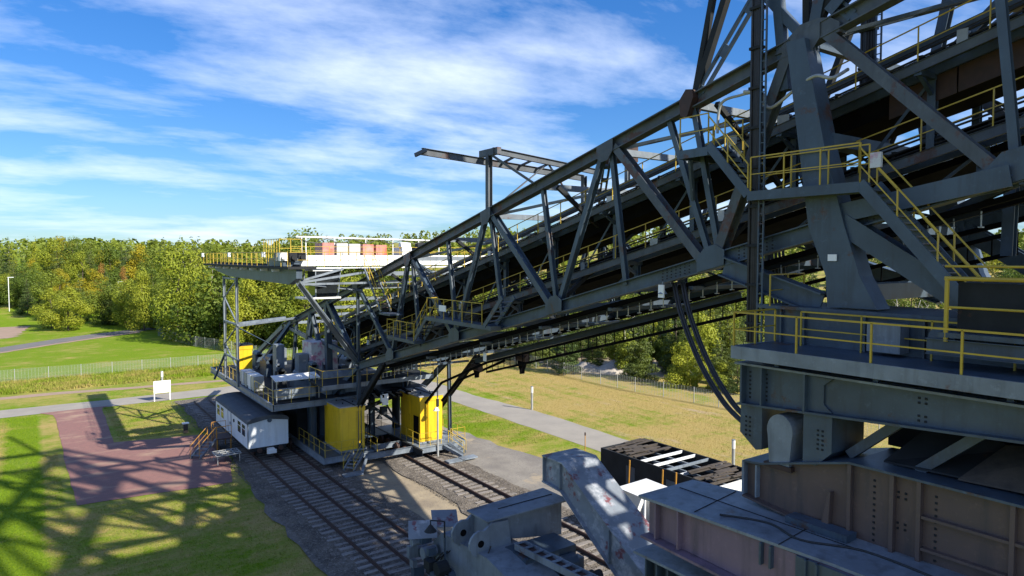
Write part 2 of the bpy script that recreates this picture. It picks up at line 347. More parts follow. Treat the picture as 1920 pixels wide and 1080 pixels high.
def railing(parent, pts, h=1.05, step=1.6, m='yellow', r=0.024, mids=(0.5,), vertical=True, name='railing'):
    r *= .8 if pts[0][1] < 30 else .72
    mb = MB(); pts = [Vector(p) for p in pts]
    for a, b in zip(pts[:-1], pts[1:]):
        for k in (1.0,) + tuple(mids): mb.bar(a + Vector((0, 0, h * k)), b + Vector((0, 0, h * k)), r * 2 if k == 1.0 else r * 1.5)
    rl = mb.build(name, M[m], parent)
    key = (h, m, r)
    if key not in _post:
        pm = MB(); pm.box((-r, -r, 0), (r, r, h)); _post[key] = pm.mesh('railing_post', M[m])
    for i, (a, b) in enumerate(zip(pts[:-1], pts[1:])):
        n = max(1, round((b - a).length / step))
        for k in range(n + 1):
            if k == 0 and i > 0: continue
            link('post', _post[key], rl, Matrix.Translation(a.lerp(b, k / n)))
    return rl
def stairs(parent, top, bot, side, n, m='steel', tread_m='steel', rail_m='yellow', name='stair', rails=True, sw=0.24):
    """stringers from top to bot (first edge) and the same shifted by side"""
    top, bot, side = Vector(top), Vector(bot), Vector(side)
    for s in (0, 1): member(parent, name + '_stringer', top + side * s, bot + side * s, 0.07, sw, m, 'B', ref=tuple(side.normalized()))
    d = bot - top; hd = Vector((d.x, d.y, 0)).normalized()
    tm = MB(); tm.box((0, -0.13, -0.02), (side.length, 0.13, 0.02)); me = tm.mesh('tread', M[tread_m])
    x = side.normalized(); y = Vector((0, 0, 1)).cross(x)
    for k in range(1, n):
        c = top + d * (k / n)
        link(name + '_tread', me, parent, Matrix(((x.x, y.x, 0, c.x), (x.y, y.y, 0, c.y), (0, 0, 1, c.z), (0, 0, 0, 1))))
    if rails:
        for s in (0, 1): railing(parent, [top + side * s, bot + side * s], 1.0, 1.5, rail_m)

# ------------------------------------------------------------------ the ground and what is laid on it
def gz(x, y):
    """terrain height: flat round the machine, climbing into the wood behind"""
    d = x * math.sin(YAW) + y * math.cos(YAW); s = x * math.cos(YAW) - y * math.sin(YAW)
    a = max(0.0, min(1.0, (y - 190) / 120)); h = 7.5 * a * a * (3 - 2 * a)
    a = max(0.0, min(1.0, (x - 90) / 260)); h += 13 * a * a * (3 - 2 * a)
    a = max(0.0, min(1.0, (math.hypot(x, y) - 350) / 500)); h += 12 * a
    if y > 190: h += 1.6 * (math.sin(x * 0.045) * 0.5 + 0.5) * min(1, (y - 190) / 30)
    return h
def build_ground():
    xs = [-900, -600, -400, -250, -160] + [-100 + 10 * i for i in range(41)] + [380, 500, 700, 950, 1300]
    ys = [-500, -250, -120] + [-60 + 10 * i for i in range(44)] + [450, 600, 800, 1100, 1500]
    v = [(x, y, gz(x, y)) for y in ys for x in xs]; nx = len(xs)
    f = [(j * nx + i, j * nx + i + 1, (j + 1) * nx + i + 1, (j + 1) * nx + i) for j in range(len(ys) - 1) for i in range(nx - 1)]
    mb = MB(); mb.v = v; mb.f = f
    o = mb.build('ground', M['grass'], world=Matrix.Identity(4), smooth=True); o['kind'] = 'structure'
build_ground()
def sheet(name, pts, m, z, jitter=0.0, seed=0, step=1.5):
    """a flat sheet; jitter makes its border ragged as turf edges are"""
    rnd = random.Random(seed); out = []
    for a, b in zip(pts, pts[1:] + pts[:1]):
        a, b = Vector((a[0], a[1])), Vector((b[0], b[1])); n = max(1, int((b - a).length / step)) if jitter else 1
        for k in range(n):
            p = a.lerp(b, k / n); out.append((p.x + rnd.uniform(-jitter, jitter), p.y + rnd.uniform(-jitter, jitter)))
    me = bpy.data.meshes.new(name); bm = bmesh.new()
    vs = [bm.verts.new((x, y, z)) for x, y in out]; f = bm.faces.new(vs); bmesh.ops.triangulate(bm, faces=[f])
    bmesh.ops.recalc_face_normals(bm, faces=bm.faces)
    if sum(q.normal.z for q in bm.faces) < 0: bmesh.ops.reverse_faces(bm, faces=bm.faces)
    bm.to_mesh(me); bm.free(); me.materials.append(M[m])
    o = link(name, me); o['kind'] = 'structure'; return o
sheet('sandy_ground', [(18.2, -20), (22.6, -20), (22.6, 82.6), (18.2, 82.6)], 'sand', 0.006, 0.25, 1)
sheet('ballast_bed', [(12.2, -20), (18.9, -20), (18.9, 82.6), (12.6, 82.4), (12.4, 52), (11.6, 46)], 'ballast', 0.070, 0.22, 2)
sheet('ballast_bed', [(21.6, -20), (27.2, -20), (27.2, 82.6), (21.9, 82.6)], 'ballast', 0.070, 0.3, 3)
sheet('yard', [(26.6, -20), (33.5, -20), (33.4, 38), (32.2, 46), (31.0, 60), (29.5, 80), (26.6, 84)], 'yard', 0.008, 0.3, 4)
sheet('yard_path', [(37.7, 10), (41.8, 10), (41.9, 40), (42.2, 56), (41.2, 65), (41.4, 76), (38, 92), (27, 92), (27, 84), (30, 82.5), (36.6, 76), (37.5, 66), (37.6, 52)], 'path', 0.016, 0.09, 5)
sheet('foot_path', [(-60, 84.0), (16.8, 83.4), (27.5, 83.6), (27.5, 88.2), (17.5, 87.9), (6.6, 87.5), (-3, 87.8), (-60, 88.5)], 'path', 0.020, 0.06, 6)
sheet('brick_paving', [(0.2, 83.9), (1.3, 82.2), (1.6, 79), (1.64, 65.7), (1.97, 51.3), (11.2, 50.3), (12.4, 56), (12.3, 65.4), (5.4, 67.0), (5.6, 83.2), (6.6, 83.95)], 'brick', 0.024, 0.07, 7)
sheet('sand_track', [(-60, 95.4), (2, 94.2), (12, 92.8), (22, 91.8), (40, 91.6), (40, 92.8), (22, 93.0), (12, 94.2), (2, 95.9), (-60, 97)], 'road_edge', 0.010, 0.14, 8)
sheet('far_road', [(-60, 92.5), (-4.8, 141), (2.8, 149.4), (10, 156.2), (18, 163), (24, 168), (22, 171), (9.5, 163), (3, 157), (-5, 148.2), (-60, 100)], 'road', 0.05, 0.0, 9)
sheet('road_verge', [(-60, 90.8), (-4.8, 139.4), (2.8, 147.6), (10, 154.2), (18, 160.6), (18, 163.2), (10, 156.6), (2.8, 149.8), (-4.8, 141.4), (-60, 92.9)], 'road_edge', 0.03, 0.2, 10)
sheet('sandy_clearing', [(60, 76), (62, 68), (68, 62), (74, 58), (80, 60), (78, 72), (74, 84), (68, 95), (61, 93)], 'sand', 0.012, 0.6, 11)
sheet('sandy_bank', [onZ(-40, 600)[:2], onZ(0, 592)[:2], onZ(40, 596)[:2], onZ(62, 612)[:2], onZ(30, 632)[:2], onZ(-40, 640)[:2]], 'road_edge', 0.03, 0.8, 12)

def blades(name, label, regions, n, h0, h1, w, seed, skip):
    r_ = random.Random(seed); vs = []; fs = []; area = [(x1 - x0) * (y1 - y0) for x0, x1, y0, y1 in regions]
    for k in range(n):
        x0, x1, y0, y1 = r_.choices(regions, area)[0]; x, y = r_.uniform(x0, x1), r_.uniform(y0, y1)
        if skip(x, y): continue
        a = r_.uniform(0, 6.28); h = r_.uniform(h0, h1); dx, dy = math.cos(a) * w, math.sin(a) * w; i = len(vs)
        vs += [(x - dx, y - dy, -.01), (x + dx, y + dy, -.01), (x + r_.uniform(-.5, .5) * h, y + r_.uniform(-.5, .5) * h, h)]; fs.append((i, i + 1, i + 2))
    me = bpy.data.meshes.new(name); me.from_pydata(vs, [], fs); me.materials.append(M['grass']); o = link(name, me); o['kind'] = 'stuff'; tag(o, label, 'grass')
def paved(x, y): return (1.3 < x < 12.6 and 50.2 < y < 67.1) or (0 < x < 5.8 and 66 < y < 84)
blades('lawn_grass', 'short green and dry lawn grass round the brick paving', [(-12, 11.6, 28, 83.2), (28.5, 37.4, 46, 80)], 130000, .04, .11, .022, 1, lambda x, y: paved(x, y) or (x > 20 and x < 33.6 - (y - 38) * .1))
blades('field_grass', 'dry mown grass of the wide field beside the yard path', [(42.2, 57.5, 26, 100)], 80000, .03, .09, .02, 2, lambda x, y: False)
blades('tall_grass', 'tall unmown grass strip below the meadow fence', [(-40, 45, 97.2, 106.8)], 50000, .2, .5, .05, 3, lambda x, y: False)
def stones():
    r_ = random.Random(12); vs = []; fs = []
    for k in range(52000):
        x, y = (r_.uniform(11.9, 18.8) if k % 5 < 3 else r_.uniform(21.7, 27.1)), r_.uniform(24, 82) if k % 2 else r_.uniform(24, 55); s_ = r_.uniform(.025, .06); a = r_.uniform(0, 6.28); i = len(vs)
        for q in range(3): vs.append((x + s_ * math.cos(a + q * 2.1), y + s_ * math.sin(a + q * 2.1), .064))
        vs.append((x + r_.uniform(-.3, .3) * s_, y, .07 + s_ * r_.uniform(.6, 1.2))); fs += [(i, i + 1, i + 3), (i + 1, i + 2, i + 3), (i + 2, i, i + 3)]
    me = bpy.data.meshes.new('ballast_stones'); me.from_pydata(vs, [], fs); me.materials.append(M['ballast']); o = link('ballast_stones', me); o['kind'] = 'stuff'; tag(o, 'loose grey ballast stones along both railway tracks', 'gravel')
stones()
# ------------------------------------------------------------------ railway tracks
def track(label, rails, x0, x1, y0, y1, seed):
    t = thing('railway_track', label, 'railway track', ((x0 + x1) / 2, (y0 + y1) / 2, 0))
    rnd = random.Random(seed)
    sm = []
    for k in range(5):
        w = 0.24 + 0.02 * k; mb = MB(); L = (x1 - x0)
        mb.box((-L / 2, -w / 2, -0.05), (L / 2, w / 2, 0.12)); sm.append(mb.mesh('sleeper', M['sleeper']))
    y = y0
    while y < y1:
        link('sleeper', rnd.choice(sm), t, Matrix.Translation(((x0 + x1) / 2 + rnd.uniform(-.16, .16), y, rnd.uniform(-.045, .0))) @ Matrix.Rotation(rnd.uniform(-.035, .035), 4, 'Z') @ Matrix.Rotation(rnd.uniform(-.008, .008), 4, 'Y'))
        y += 0.66 + rnd.uniform(-.05, .06)
    for x in rails:
        mb = MB(); a = [(-.07, 0), (.07, 0), (.07, .02), (.012, .035), (.012, .12), (.036, .13), (.036, .17), (-.036, .17), (-.036, .13), (-.012, .12), (-.012, .035), (-.07, .02)]
        mb.prism([(p[0] + x, p[1] + .125) for p in a], 1, y0, y1); mb.build('rail', M['rail'], t)
track('weathered three-rail railway track that the white wagon stands on', (14.0, 15.5, 17.0), 13.2, 17.8, 22, 80, 1)
track('rusty two-rail railway track running under the second yellow shed', (23.75, 25.25), 22.9, 26.1, 22, 80, 2)

# ------------------------------------------------------------------ the conveyor bridge
BR = thing('conveyor_bridge', 'huge dark blue-grey steel lattice conveyor bridge sloping down over both railway tracks', 'conveyor bridge', (24.4, 50, 0))
XN, XF = 20.4, 28.4                         # near and far truss plane
SL = 0.248
def zL(y): return 7.5 + (49.64 - y) * SL
HU = 6.2
def B(x, y, h): return Vector((x, y, zL(y) + h))
YB = (49.64, 43.5, 34.66, 25.27, 16.16, 6.87, -3.5, -14)      # lower nodes
YU = (68.6, 56.5, 49.6, 40.7, 31.2, 21.8, 12.6, 2.0, -9.0)     # upper nodes
for X, mm in ((XN, 'steel'), (XF, 'steel')):
    ys = [68.6, 49.6, 40.7, 31.2, 21.8, 12.6, 2.0, -18]
    for a, b in zip(ys[:-1], ys[1:]): member(BR, 'upper_chord', B(X, a + 0.05, HU), B(X, b + 0.05, HU), 0.46, 0.52, 'steel_rusty' if X == XN and a < 41 else mm, 'I')
    ys = [49.64, 34.66, 25.27, 16.16, 6.87, -18]
    for a, b in zip(ys[:-1], ys[1:]): member(BR, 'lower_chord', B(X, a + 0.05, 0), B(X, b + 0.05, 0), 0.42, 0.56, mm, 'I')
    # web members: lower node, upper node, width
    web = [(43.5, 49.5, .28), (43.5, 40.9, .28), (34.9, 40.3, .33), (34.66, 31.5, .27), (25.6, 30.8, .36), (25.1, 22.1, .28), (16.6, 21.3, .40), (16.0, 13.2, .44), (7.2, 12.0, .40), (6.7, 2.3, .38), (-3.2, 1.7, .5), (-3.8, -8.7, .5)]
    for a, b, w in web: member(BR, 'diagonal_strut', B(X, a, 0.1), B(X, b, HU - 0.1), w, w * 0.85, 'steel_rusty' if w > .39 else mm)
    for a, b in ((49.64, 49.6), (39.3, 40.4), (34.66, 35.7), (29.8, 31.0), (25.27, 26.4), (20.66, 21.6), (16.3, 18.4), (15.9, 17.2), (11.8, 12.5), (6.87, 7.5), (1.5, 2.0), (-3.5, -3)):
        member(BR, 'web_post', B(X, a, 0.1), B(X, b, HU - 0.1), 0.2, 0.22, mm)
    for y in YB[1:]:
        mb = MB(); sx = -0.26 if X == XN else 0.26
        z = zL(y); mb.prism([(y - .62, z + .62 * SL + .26), (y - .22, z + .62), (y + .25, z + .52), (y + .62, z - .62 * SL + .26), (y + .6, z - .6 * SL - .26), (y - .6, z + .6 * SL - .26)], 0, X + sx * .92, X + sx)
        mb.build('gusset_plate', M['steel'], BR)
    for y in YU[2:]:
        mb = MB(); sx = -0.26 if X == XN else 0.26; z = zL(y) + HU
        mb.prism([(y - .5, z + .5 * SL + .24), (y + .5, z - .5 * SL + .24), (y + .5, z - .5 * SL - .26), (y + .2, z - .58), (y - .2, z - .52), (y - .5, z + .5 * SL - .26)], 0, X + sx * .92, X + sx)
        mb.build('gusset_plate', M['steel_rusty'], BR)
# bolts on the big node in front of the cable mast and beside the pylon
def bolts(parent, pts, x, m='dark'):
    mb = MB()
    for y, z in pts: mb.box((x - .025, y - .026, z - .026), (x, y + .026, z + .026))
    o = mb.build('bolt_group', M[m], parent, kind='stuff'); return o
for yc, n in ((17.9, 7), (14.4, 7), (10.3, 6), (7.9, 6), (5.6, 5)):
    bolts(BR, [(yc + (k - n / 2) * .22, zL(yc + (k - n / 2) * .22) + r) for k in range(n) for r in (-.17, -.06, .07, .17)], XN - .215)
# cross frames, top and bottom laterals
for y in (49.6, 45, 40.7, 36, 31.2, 26.4, 21.8, 17.2, 12.6, 7.5, 2.0, -4, -10):
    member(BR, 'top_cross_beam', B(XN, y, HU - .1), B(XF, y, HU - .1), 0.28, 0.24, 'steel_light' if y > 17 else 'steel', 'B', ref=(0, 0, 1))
ys = (49.6, 40.7, 31.2, 21.8, 12.6, 2.0, -9)
for a, b in zip(ys[:-1], ys[1:]):
    mid = (a + b) / 2
    for X in (XN, XF):
        laced(BR, 'top_lateral_brace', B(X, a, HU - .12), B((XN + XF) / 2, mid, HU - .12), 0.36, 'steel', ref=(0, 0, 1))
        laced(BR, 'top_lateral_brace', B((XN + XF) / 2, mid, HU - .12), B(X, b, HU - .12), 0.36, 'steel', ref=(0, 0, 1))
for y in (49.0, 43.5, 39, 34.66, 30, 25.27, 20.7, 16.16, 11.5, 6.87, 1.5, -3.5, -9):
    member(BR, 'floor_cross_beam', B(XN, y, -.05), B(XF, y, -.05), 0.30, 0.45, 'steel', 'I', ref=(0, 0, 1))
ys = (49.6, 43.5, 34.66, 25.27, 16.16, 6.87, -3.5)
for i, (a, b) in enumerate(zip(ys[:-1], ys[1:])):
    member(BR, 'bottom_lateral_brace', B(XN if i % 2 else XF, a, -.25), B(XF if i % 2 else XN, b, -.25), 0.24, 0.2, 'steel')
    member(BR, 'sway_brace', B(XN, a, .2), B(XF, a, HU - .5), 0.18, 0.18, 'dark', 'B'); member(BR, 'sway_brace', B(XF, b, .2), B(XN, b, HU - .5), 0.18, 0.18, 'dark', 'B')

# two belt conveyors one above the other inside the trusses
rnd = random.Random(5)
def gallery(h, y0, y1, dep):
    xw0, xw1, xb0, xb1, xe1 = 21.7, 22.6, 22.8, 25.9, 27.1
    for x in (xw0, xw1, xb1 + .1, xe1): member(BR, 'walkway_stringer', B(x, y0, h), B(x, y1, h), 0.10, 0.30, 'steel_rusty' if x == xw0 else 'steel', 'I')
    # walkway gratings in lengths with open joints
    gm = MB()
    for k in range(11): gm.box((0, -1.08 + k * .2, -.015), (.84, -1.08 + k * .2 + .11, .015))
    gme = gm.mesh('grating', M['dark']); y = y0 - 1.1
    ang = math.atan(SL)
    while y > y1:
        for x in (xw0 + .03, xb1 + .14):
            link('grating', gme, BR, Matrix.Translation(B(x, y, h + .17)) @ Matrix.Rotation(-ang, 4, 'X'))
        y -= 2.3
    railing(BR, [B(xw0, y0, h + .15), B(xw0, y1, h + .15)], 1.05, 1.9, 'yellow', 0.024)
    for dz in (.35, .48, .9): member(BR, 'cable_run', B(xw1 + .05, y0, h + dz), B(xw1 + .05, y1, h + dz), 0.05, 0.05, 'hose', 'O')
    railing(BR, [B(xe1, y0, h + .15), B(xe1, y1, h + .15)], 1.05, 1.9, 'yellow', 0.024)
    # carrying belt (troughed), return belt, side frames
    n = 60; vs = []; fs = []
    for i in range(n + 1):
        y = y0 + (y1 - y0) * i / n
        for x, dz in ((xb0 + .25, .72), (xb0 + .95, .42), (xb1 - .95, .42), (xb1 - .25, .72)): vs.append(B(x, y, h + dz))
    for i in range(n):
        for j in range(3): fs.append((i * 4 + j, i * 4 + j + 1, i * 4 + j + 5, i * 4 + j + 4))
    mb = MB(); mb.add(vs, fs); mb.build('conveyor_belt', M['black'], BR)
    mb = MB(); vs = []; fs = []; r2 = random.Random(7)
    for i in range(n + 1):
        y = y0 + (y1 - y0) * i / n; sag = .10 * r2.random()
        for x, dz in ((xb0 + .1, -.1), (xb0 + .15, -dep - sag), (xb1 - .15, -dep - sag), (xb1 - .1, -.1)): vs.append(B(x, y, h + dz))
    for i in range(n):
        for j in range(3): fs.append((i * 4 + j, i * 4 + j + 1, i * 4 + j + 5, i * 4 + j + 4))
    mb.add(vs, fs); mb.build('return_belt_tray', M['black'], BR)
    for x in (xb0, xb1): member(BR, 'belt_frame', B(x, y0, h + .35), B(x, y1, h + .35), 0.12, 0.26, 'dark', 'I')
    for dz in (.62, .8): member(BR, 'cable_run', B(xb0 - .12, y0, h + dz), B(xb0 - .12, y1, h + dz), 0.07, 0.07, 'hose', 'O')
    im = MB()                               # one idler station
    for x in (.0, 3.1): im.box((x - .05, -.06, .2), (x + .05, .06, .72))
    im.tube((.1, 0, .66), (.85, 0, .34), .07, 6); im.tube((.85, 0, .34), (2.25, 0, .34), .07, 6); im.tube((2.25, 0, .34), (3.0, 0, .66), .07, 6)
    im.box((-.1, -.08, .12), (3.2, .08, .24)); ime = im.mesh('idler_station', M['dark'])
    y = y0 - .4
    while y > y1:
        link('idler_station', ime, BR, Matrix.Translation(B(xb0, y, h))); y -= 1.35
    y = y0 - 1.5
    while y > y1 + 1:                        # posts carrying the gallery
        for x in (xw1 + .1, xb1): member(BR, 'gallery_post', B(x, y, h - 2.7 if h > 3 else 0), B(x, y, h), 0.2, 0.24, 'steel', 'H')
        member(BR, 'gallery_bracket', B(xw0, y, h - .1), B(xw1 + .1, y, h - .7), 0.12, 0.12, 'steel', 'B')
        member(BR, 'gallery_brace', B(xb1, y, h - .2), B(xb1, y - 2.3, h - (2.4 if h > 3 else 1.4)), 0.1, 0.1, 'steel', 'L'); member(BR, 'gallery_brace', B(xw1 + .1, y - 4.6, h - .2), B(xw1 + .1, y - 2.3, h - (2.4 if h > 3 else 1.4)), 0.1, 0.1, 'steel', 'L')
        member(BR, 'gallery_cross_beam', B(xw0, y, h - .16), B(xe1, y, h - .16), 0.16, 0.22, 'steel', 'B', ref=(0, 0, 1)); y -= 4.6
    for k in range(int((y0 - y1) / 5)):      # small boxes and lamps along the handrail
        y = y0 - 2 - k * 5 - rnd.uniform(0, 3); q = B(xw1 + .1, y, h + .5 + rnd.uniform(0, .3)); mb = MB()
        mb.cbox(q, (.18, rnd.uniform(.3, .5), rnd.uniform(.3, .45))); mb.build('control_box', M[rnd.choice(['white', 'galv', 'steel_light'])], BR)
gallery(4.25, 62, -18, .62)
gallery(1.55, 56, -18, .28)
# handrail girder above the upper belt, seen against the sky
member(BR, 'cable_girder', B(23.0, 60, 5.35), B(23.0, -18, 5.35), 0.10, 0.26, 'steel', 'B')
# dust plates hung beside the lower belt near the pylon, rusted through in places
for i, y in enumerate((11.2, 9.2, 7.2, 5.2)):
    mb = MB(); z0 = 3.35; mb.add([B(22.75, y, z0), B(22.75, y - 1.95, z0), B(22.75, y - 1.95, z0 + .95), B(22.75, y, z0 + .95), B(22.71, y, z0), B(22.71, y - 1.95, z0), B(22.71, y - 1.95, z0 + .95), B(22.71, y, z0 + .95)],
        [(0, 1, 2, 3), (7, 6, 5, 4), (0, 4, 5, 1), (1, 5, 6, 2), (2, 6, 7, 3), (3, 7, 4, 0)])
    o = mb.build('dust_plate', M['steel_rusty' if i > 2 else 'rail'], BR)
# cable ladder hung below the bottom chord, and the festoon rail with its trolley hangers
for X, h0, h1, ya, yb in ((24.0, -1.55, -1.1, 37, 8),):
    pa, pb = B(X, ya, h0), B(X, yb, h1)
    for dz in (0, -.62): member(BR, 'cable_ladder_rail', pa + Vector((0, 0, dz)), pb + Vector((0, 0, dz)), 0.12, 0.13, 'black', 'B')
    for k in range(45): p = pa.lerp(pb, k / 44); member(BR, 'cable_ladder_rung', p, p + Vector((0, 0, -.62)), .035, .035, 'black', 'B')
for a, b in (((37, -1.55), (43, -2.3)), ((43, -2.3), (45.5, -3.6))):
    for X in (24.0, 25.4): member(BR, 'cable_ladder_rail', B(X, a[0], a[1]), B(X, b[0], b[1]), .12, .15, 'black', 'B')
pa, pb = B(21.4, 48, -.75), B(21.4, 8, -.6)
member(BR, 'festoon_rail', pa, pb, 0.12, 0.18, 'dark', 'I'); mb = MB(); mb.box((-.015, -.015, -.42), (.015, .015, 0)); mb.box((-.08, -.05, -.45), (.08, .05, -.42)); hme = mb.mesh('festoon_hanger', M['galv'])
for k in range(60): link('festoon_hanger', hme, BR, Matrix.Translation(pa.lerp(pb, k / 59.0)))
for X in (21.3, 22.3, 26.5): member(BR, 'cable_run', B(X, 48, -.45), B(X, 6, -.45), .22, .16, 'black', 'B')
for y in (46, 39, 32.5, 27, 22, 17.5, 12): member(BR, 'hanger_frame', B(XN + .3, y, -.7), B(XF - .3, y, -.7), .14, .24, 'steel', 'B', ref=(0, 0, 1))
member(BR, 'underslung_beam', B(25, 40, -1.2), B(24.5, 18, -1.0), .5, .35, 'steel', 'I')
# white signs and floodlights under the chord
for px, py, X in ((909, 669, 21.6), (715, 747, 22.0), (1240, 546, 20.0)):
    p = onX(px, py, X); mb = MB(); mb.cbox(p, (.06, .28, .5)); mb.build('small_sign', M['white_clean'], BR)
mb = MB(); p = onX(1243, 528, XN - .3); mb.bar(p, p + Vector((0, 0, -.3)), .05); mb.tube(p + Vector((0, 0, -.3)), p + Vector((0, 0, -.48)), .05, 10, .19); mb.build('flood_lamp', M['steel_light'], BR)

# side platform with steps on the near truss (photo 820-975, 550-600)
pz = onX(830, 585, XN - .3); q0 = Vector((XN - .35, pz.y, pz.z)); q1 = onX(950, 597, XN - .35)
p0 = Vector((19.6, 36.6, 12.55)); p1 = Vector((19.6, 29.6, 12.3))
mb = MB(); mb.box((19.5, 29.7, 12.1), (20.3, 36.8, 12.32)); mb.build('side_platform', M['steel'], BR)
railing(BR, [(19.55, 36.8, 12.32), (19.55, 30.6, 12.32)], 1.15, 1.0, 'yellow', 0.026)
railing(BR, [(19.55, 36.8, 12.32), (20.3, 36.8, 12.32)], 1.15, 1.0, 'yellow', 0.026)
stairs(BR, (19.5, 28.6, 13.9), (19.5, 30.3, 12.3), (.75, 0, 0), 6, 'steel', 'steel_light', rails=False)
stairs(BR, (19.6, 36.9, 12.3), (19.6, 38.6, 10.7), (.7, 0, 0), 6, 'steel', 'dark', rails=True)
mb = MB(); mb.box((19.5, 38.5, 10.45), (20.3, 42.5, 10.65)); mb.build('side_platform', M['steel'], BR)
railing(BR, [(19.55, 38.6, 10.65), (19.55, 42.5, 10.65), (20.3, 42.5, 10.65)], 1.1, 1.0, 'yellow', 0.026)
mb = MB(); mb.cbox((19.5, 34.8, 12.95), (.04, .8, .35)); mb.build('small_sign', M['white_clean'], BR)

# jib with hoist beam standing on the upper chord (photo 795-1110, 282-350)
jb = B(XN, 31.2, HU + .2); jt = onX(916, 290, XN)
member(BR, 'jib_post', jb, Vector((XN, jb.y, jt.z)), .28, .28, 'steel_rusty')
zj = jt.z
jy = jb.y
member(BR, 'jib_beam', (16.6, jy + .5, zj - .1), (27.6, jy + .5, zj - .75), .2, .36, 'steel_rusty', 'I', ref=(0, 1, 0))
member(BR, 'jib_beam', (20.2, jy - .7, zj + .12), (27.6, jy - .7, zj - .5), .2, .32, 'steel_rusty', 'I', ref=(0, 1, 0))
member(BR, 'jib_head_beam', (XN, jy + .8, zj + .1), (XN, jy - 1.0, zj + .1), .26, .36, 'steel_rusty', 'B')
member(BR, 'jib_head_beam', (16.7, jy + .2, zj - .05), (16.3, jy + .7, zj - .3), .1, .2, 'steel_rusty', 'B')
member(BR, 'jib_post', (27.2, jy, zL(jy) + HU), (27.2, jy, zj - .7), .26, .26, 'steel_rusty')
for x in (21.6, 22.8, 24.0, 25.2, 26.4): member(BR, 'jib_tie', (x, jy + .5, zj - .25 - (x - 20.4) * .06), (x, jy - .7, zj + .0 - (x - 20.4) * .08), .1, .12, 'steel_rusty', 'B', ref=(0, 0, 1))
member(BR, 'jib_brace', (XN, jy - .2, zj), B(XN, 26.9, HU + .15), .12, .14, 'steel_rusty', 'L')
member(BR, 'jib_brace', (23.9, jy - .6, zj - .35), B(XN, 30.5, HU + .2), .09, .1, 'steel_rusty', 'L')
member(BR, 'jib_brace', (24.1, jy - .6, zj - .35), (27.0, jy, zL(jy) + HU + .3), .12, .12, 'steel', 'L')
mb = MB(); c = B(XN + 3, 24.6, HU + .9); mb.tube(c + Vector((0, -.9, 0)), c + Vector((0, .9, 0)), .34, 12); mb.cbox(c + Vector((0, -1.1, .1)), (.7, .3, .9)); mb.build('hoist_winch', M['rail'], BR)
member(BR, 'winch_post', B(XN + 3, 23.7, HU - .8), B(XN + 3, 23.7, HU + 1.6), .2, .2, 'steel_light')

# ------------------------------------------------------------------ pylon, masts and stays
def column(X, name):
    t0, t1 = 1.05, 1.5
    ys = [(12.75, 22.8, .62), (12.1, 19.2, .85), (11.6, 16.9, 1.15), (11.05, 15.4, 1.05), (10.75, 14.45, 1.5)]
    vs = []; fs = []
    for y, z, w in ys:
        for sx, sy in ((-.38, w / 2), (.38, w / 2), (.38, -w / 2), (-.38, -w / 2)): vs.append((X + sx, y + sy, z))
    for i in range(len(ys) - 1):
        for j in range(4): fs.append((i * 4 + j, i * 4 + (j + 1) % 4, i * 4 + 4 + (j + 1) % 4, i * 4 + 4 + j))
    fs += [(0, 1, 2, 3), (19, 18, 17, 16)]
    mb = MB(); mb.add(vs, fs); mb.build(name, M['steel'], BR)
column(XN - .15, 'pylon_column'); column(XF + .15, 'pylon_column')
for X in (XN - .15, XF + .15):
    member(BR, 'pylon_strut', (X, 11.2, 17.0), (X, 6.0, 13.6), .55, .6, 'steel', 'H')
    member(BR, 'pylon_strut', B(X, 15.6, -.3), (X, 11.9, 14.5), .5, .7, 'steel', 'I')
    member(BR, 'pylon_strut', (X, 11.8, 17.2), B(X, 6.87, -.1), .5, .55, 'steel', 'H')
member(BR, 'pylon_tie', (XN, 12.0, 19.6), (XF, 12.0, 19.6), .4, .6, 'steel', 'B', ref=(0, 0, 1))
member(BR, 'pylon_tie', (XN, 10.9, 14.9), (XF, 10.9, 14.9), .5, .7, 'steel', 'I', ref=(0, 0, 1))
mb = MB(); mb.cbox((XN - .57, 11.35, 15.95), (.03, .28, .2)); mb.build('number_plate', M['white_clean'], BR)
# apex plate and stays; the tower goes on above the picture
mb = MB(); mb.prism([(13.7, 22.6), (13.2, 23.05), (12.8, 23.35), (12.2, 23.4), (11.8, 23.3), (11.5, 23.1), (11.5, 22.8)], 0, XN - .2, XN + .2); mb.build('apex_plate', M['steel_rusty'], BR)
stay = [((1305, 172), (1336, 0), .2, 'B'), ((1500, 62), (1444, 0), .28, 'B'), ((1514, 50), (1514, 0), .22, 'B'), ((1524, 48), (1535, 0), .16, 'B'), ((1532, 48), (1556, 0), .22, 'B'), ((1475, 170), (1460, 0), .3, 'B')]
for a, b, w, k in stay:
    p = onX(*a, XN); q = onX(*b, XN); q = p + (q - p) * (14 / max(1e-3, (q - p).z) if False else max(1.0, 15 / (q - p).z)); member(BR, 'stay_bar', p, q, w, w, 'dark' if w < .25 else 'steel', k)
p = onX(1314, 172, XN); q = onX(1390, 41, XN); laced(BR, 'stay_bar', p, p + (q - p) * 2.4, .40, 'steel')
p = onX(1560, 0, XN); q = onX(1600, 30, XN); laced(BR, 'stay_bar', p + (p - q) * 3, q, .36, 'steel')
mb = MB(); y, z = 17.25, zL(17.25) + HU; mb.prism([(17.55, z - .5), (17.6, z + .1), (17.3, z + .45), (17.0, z + .4), (16.95, z + .1), (17.25, z - .6)], 0, XN - .36, XN + .3); mb.build('stay_shackle', M['rail'], BR)
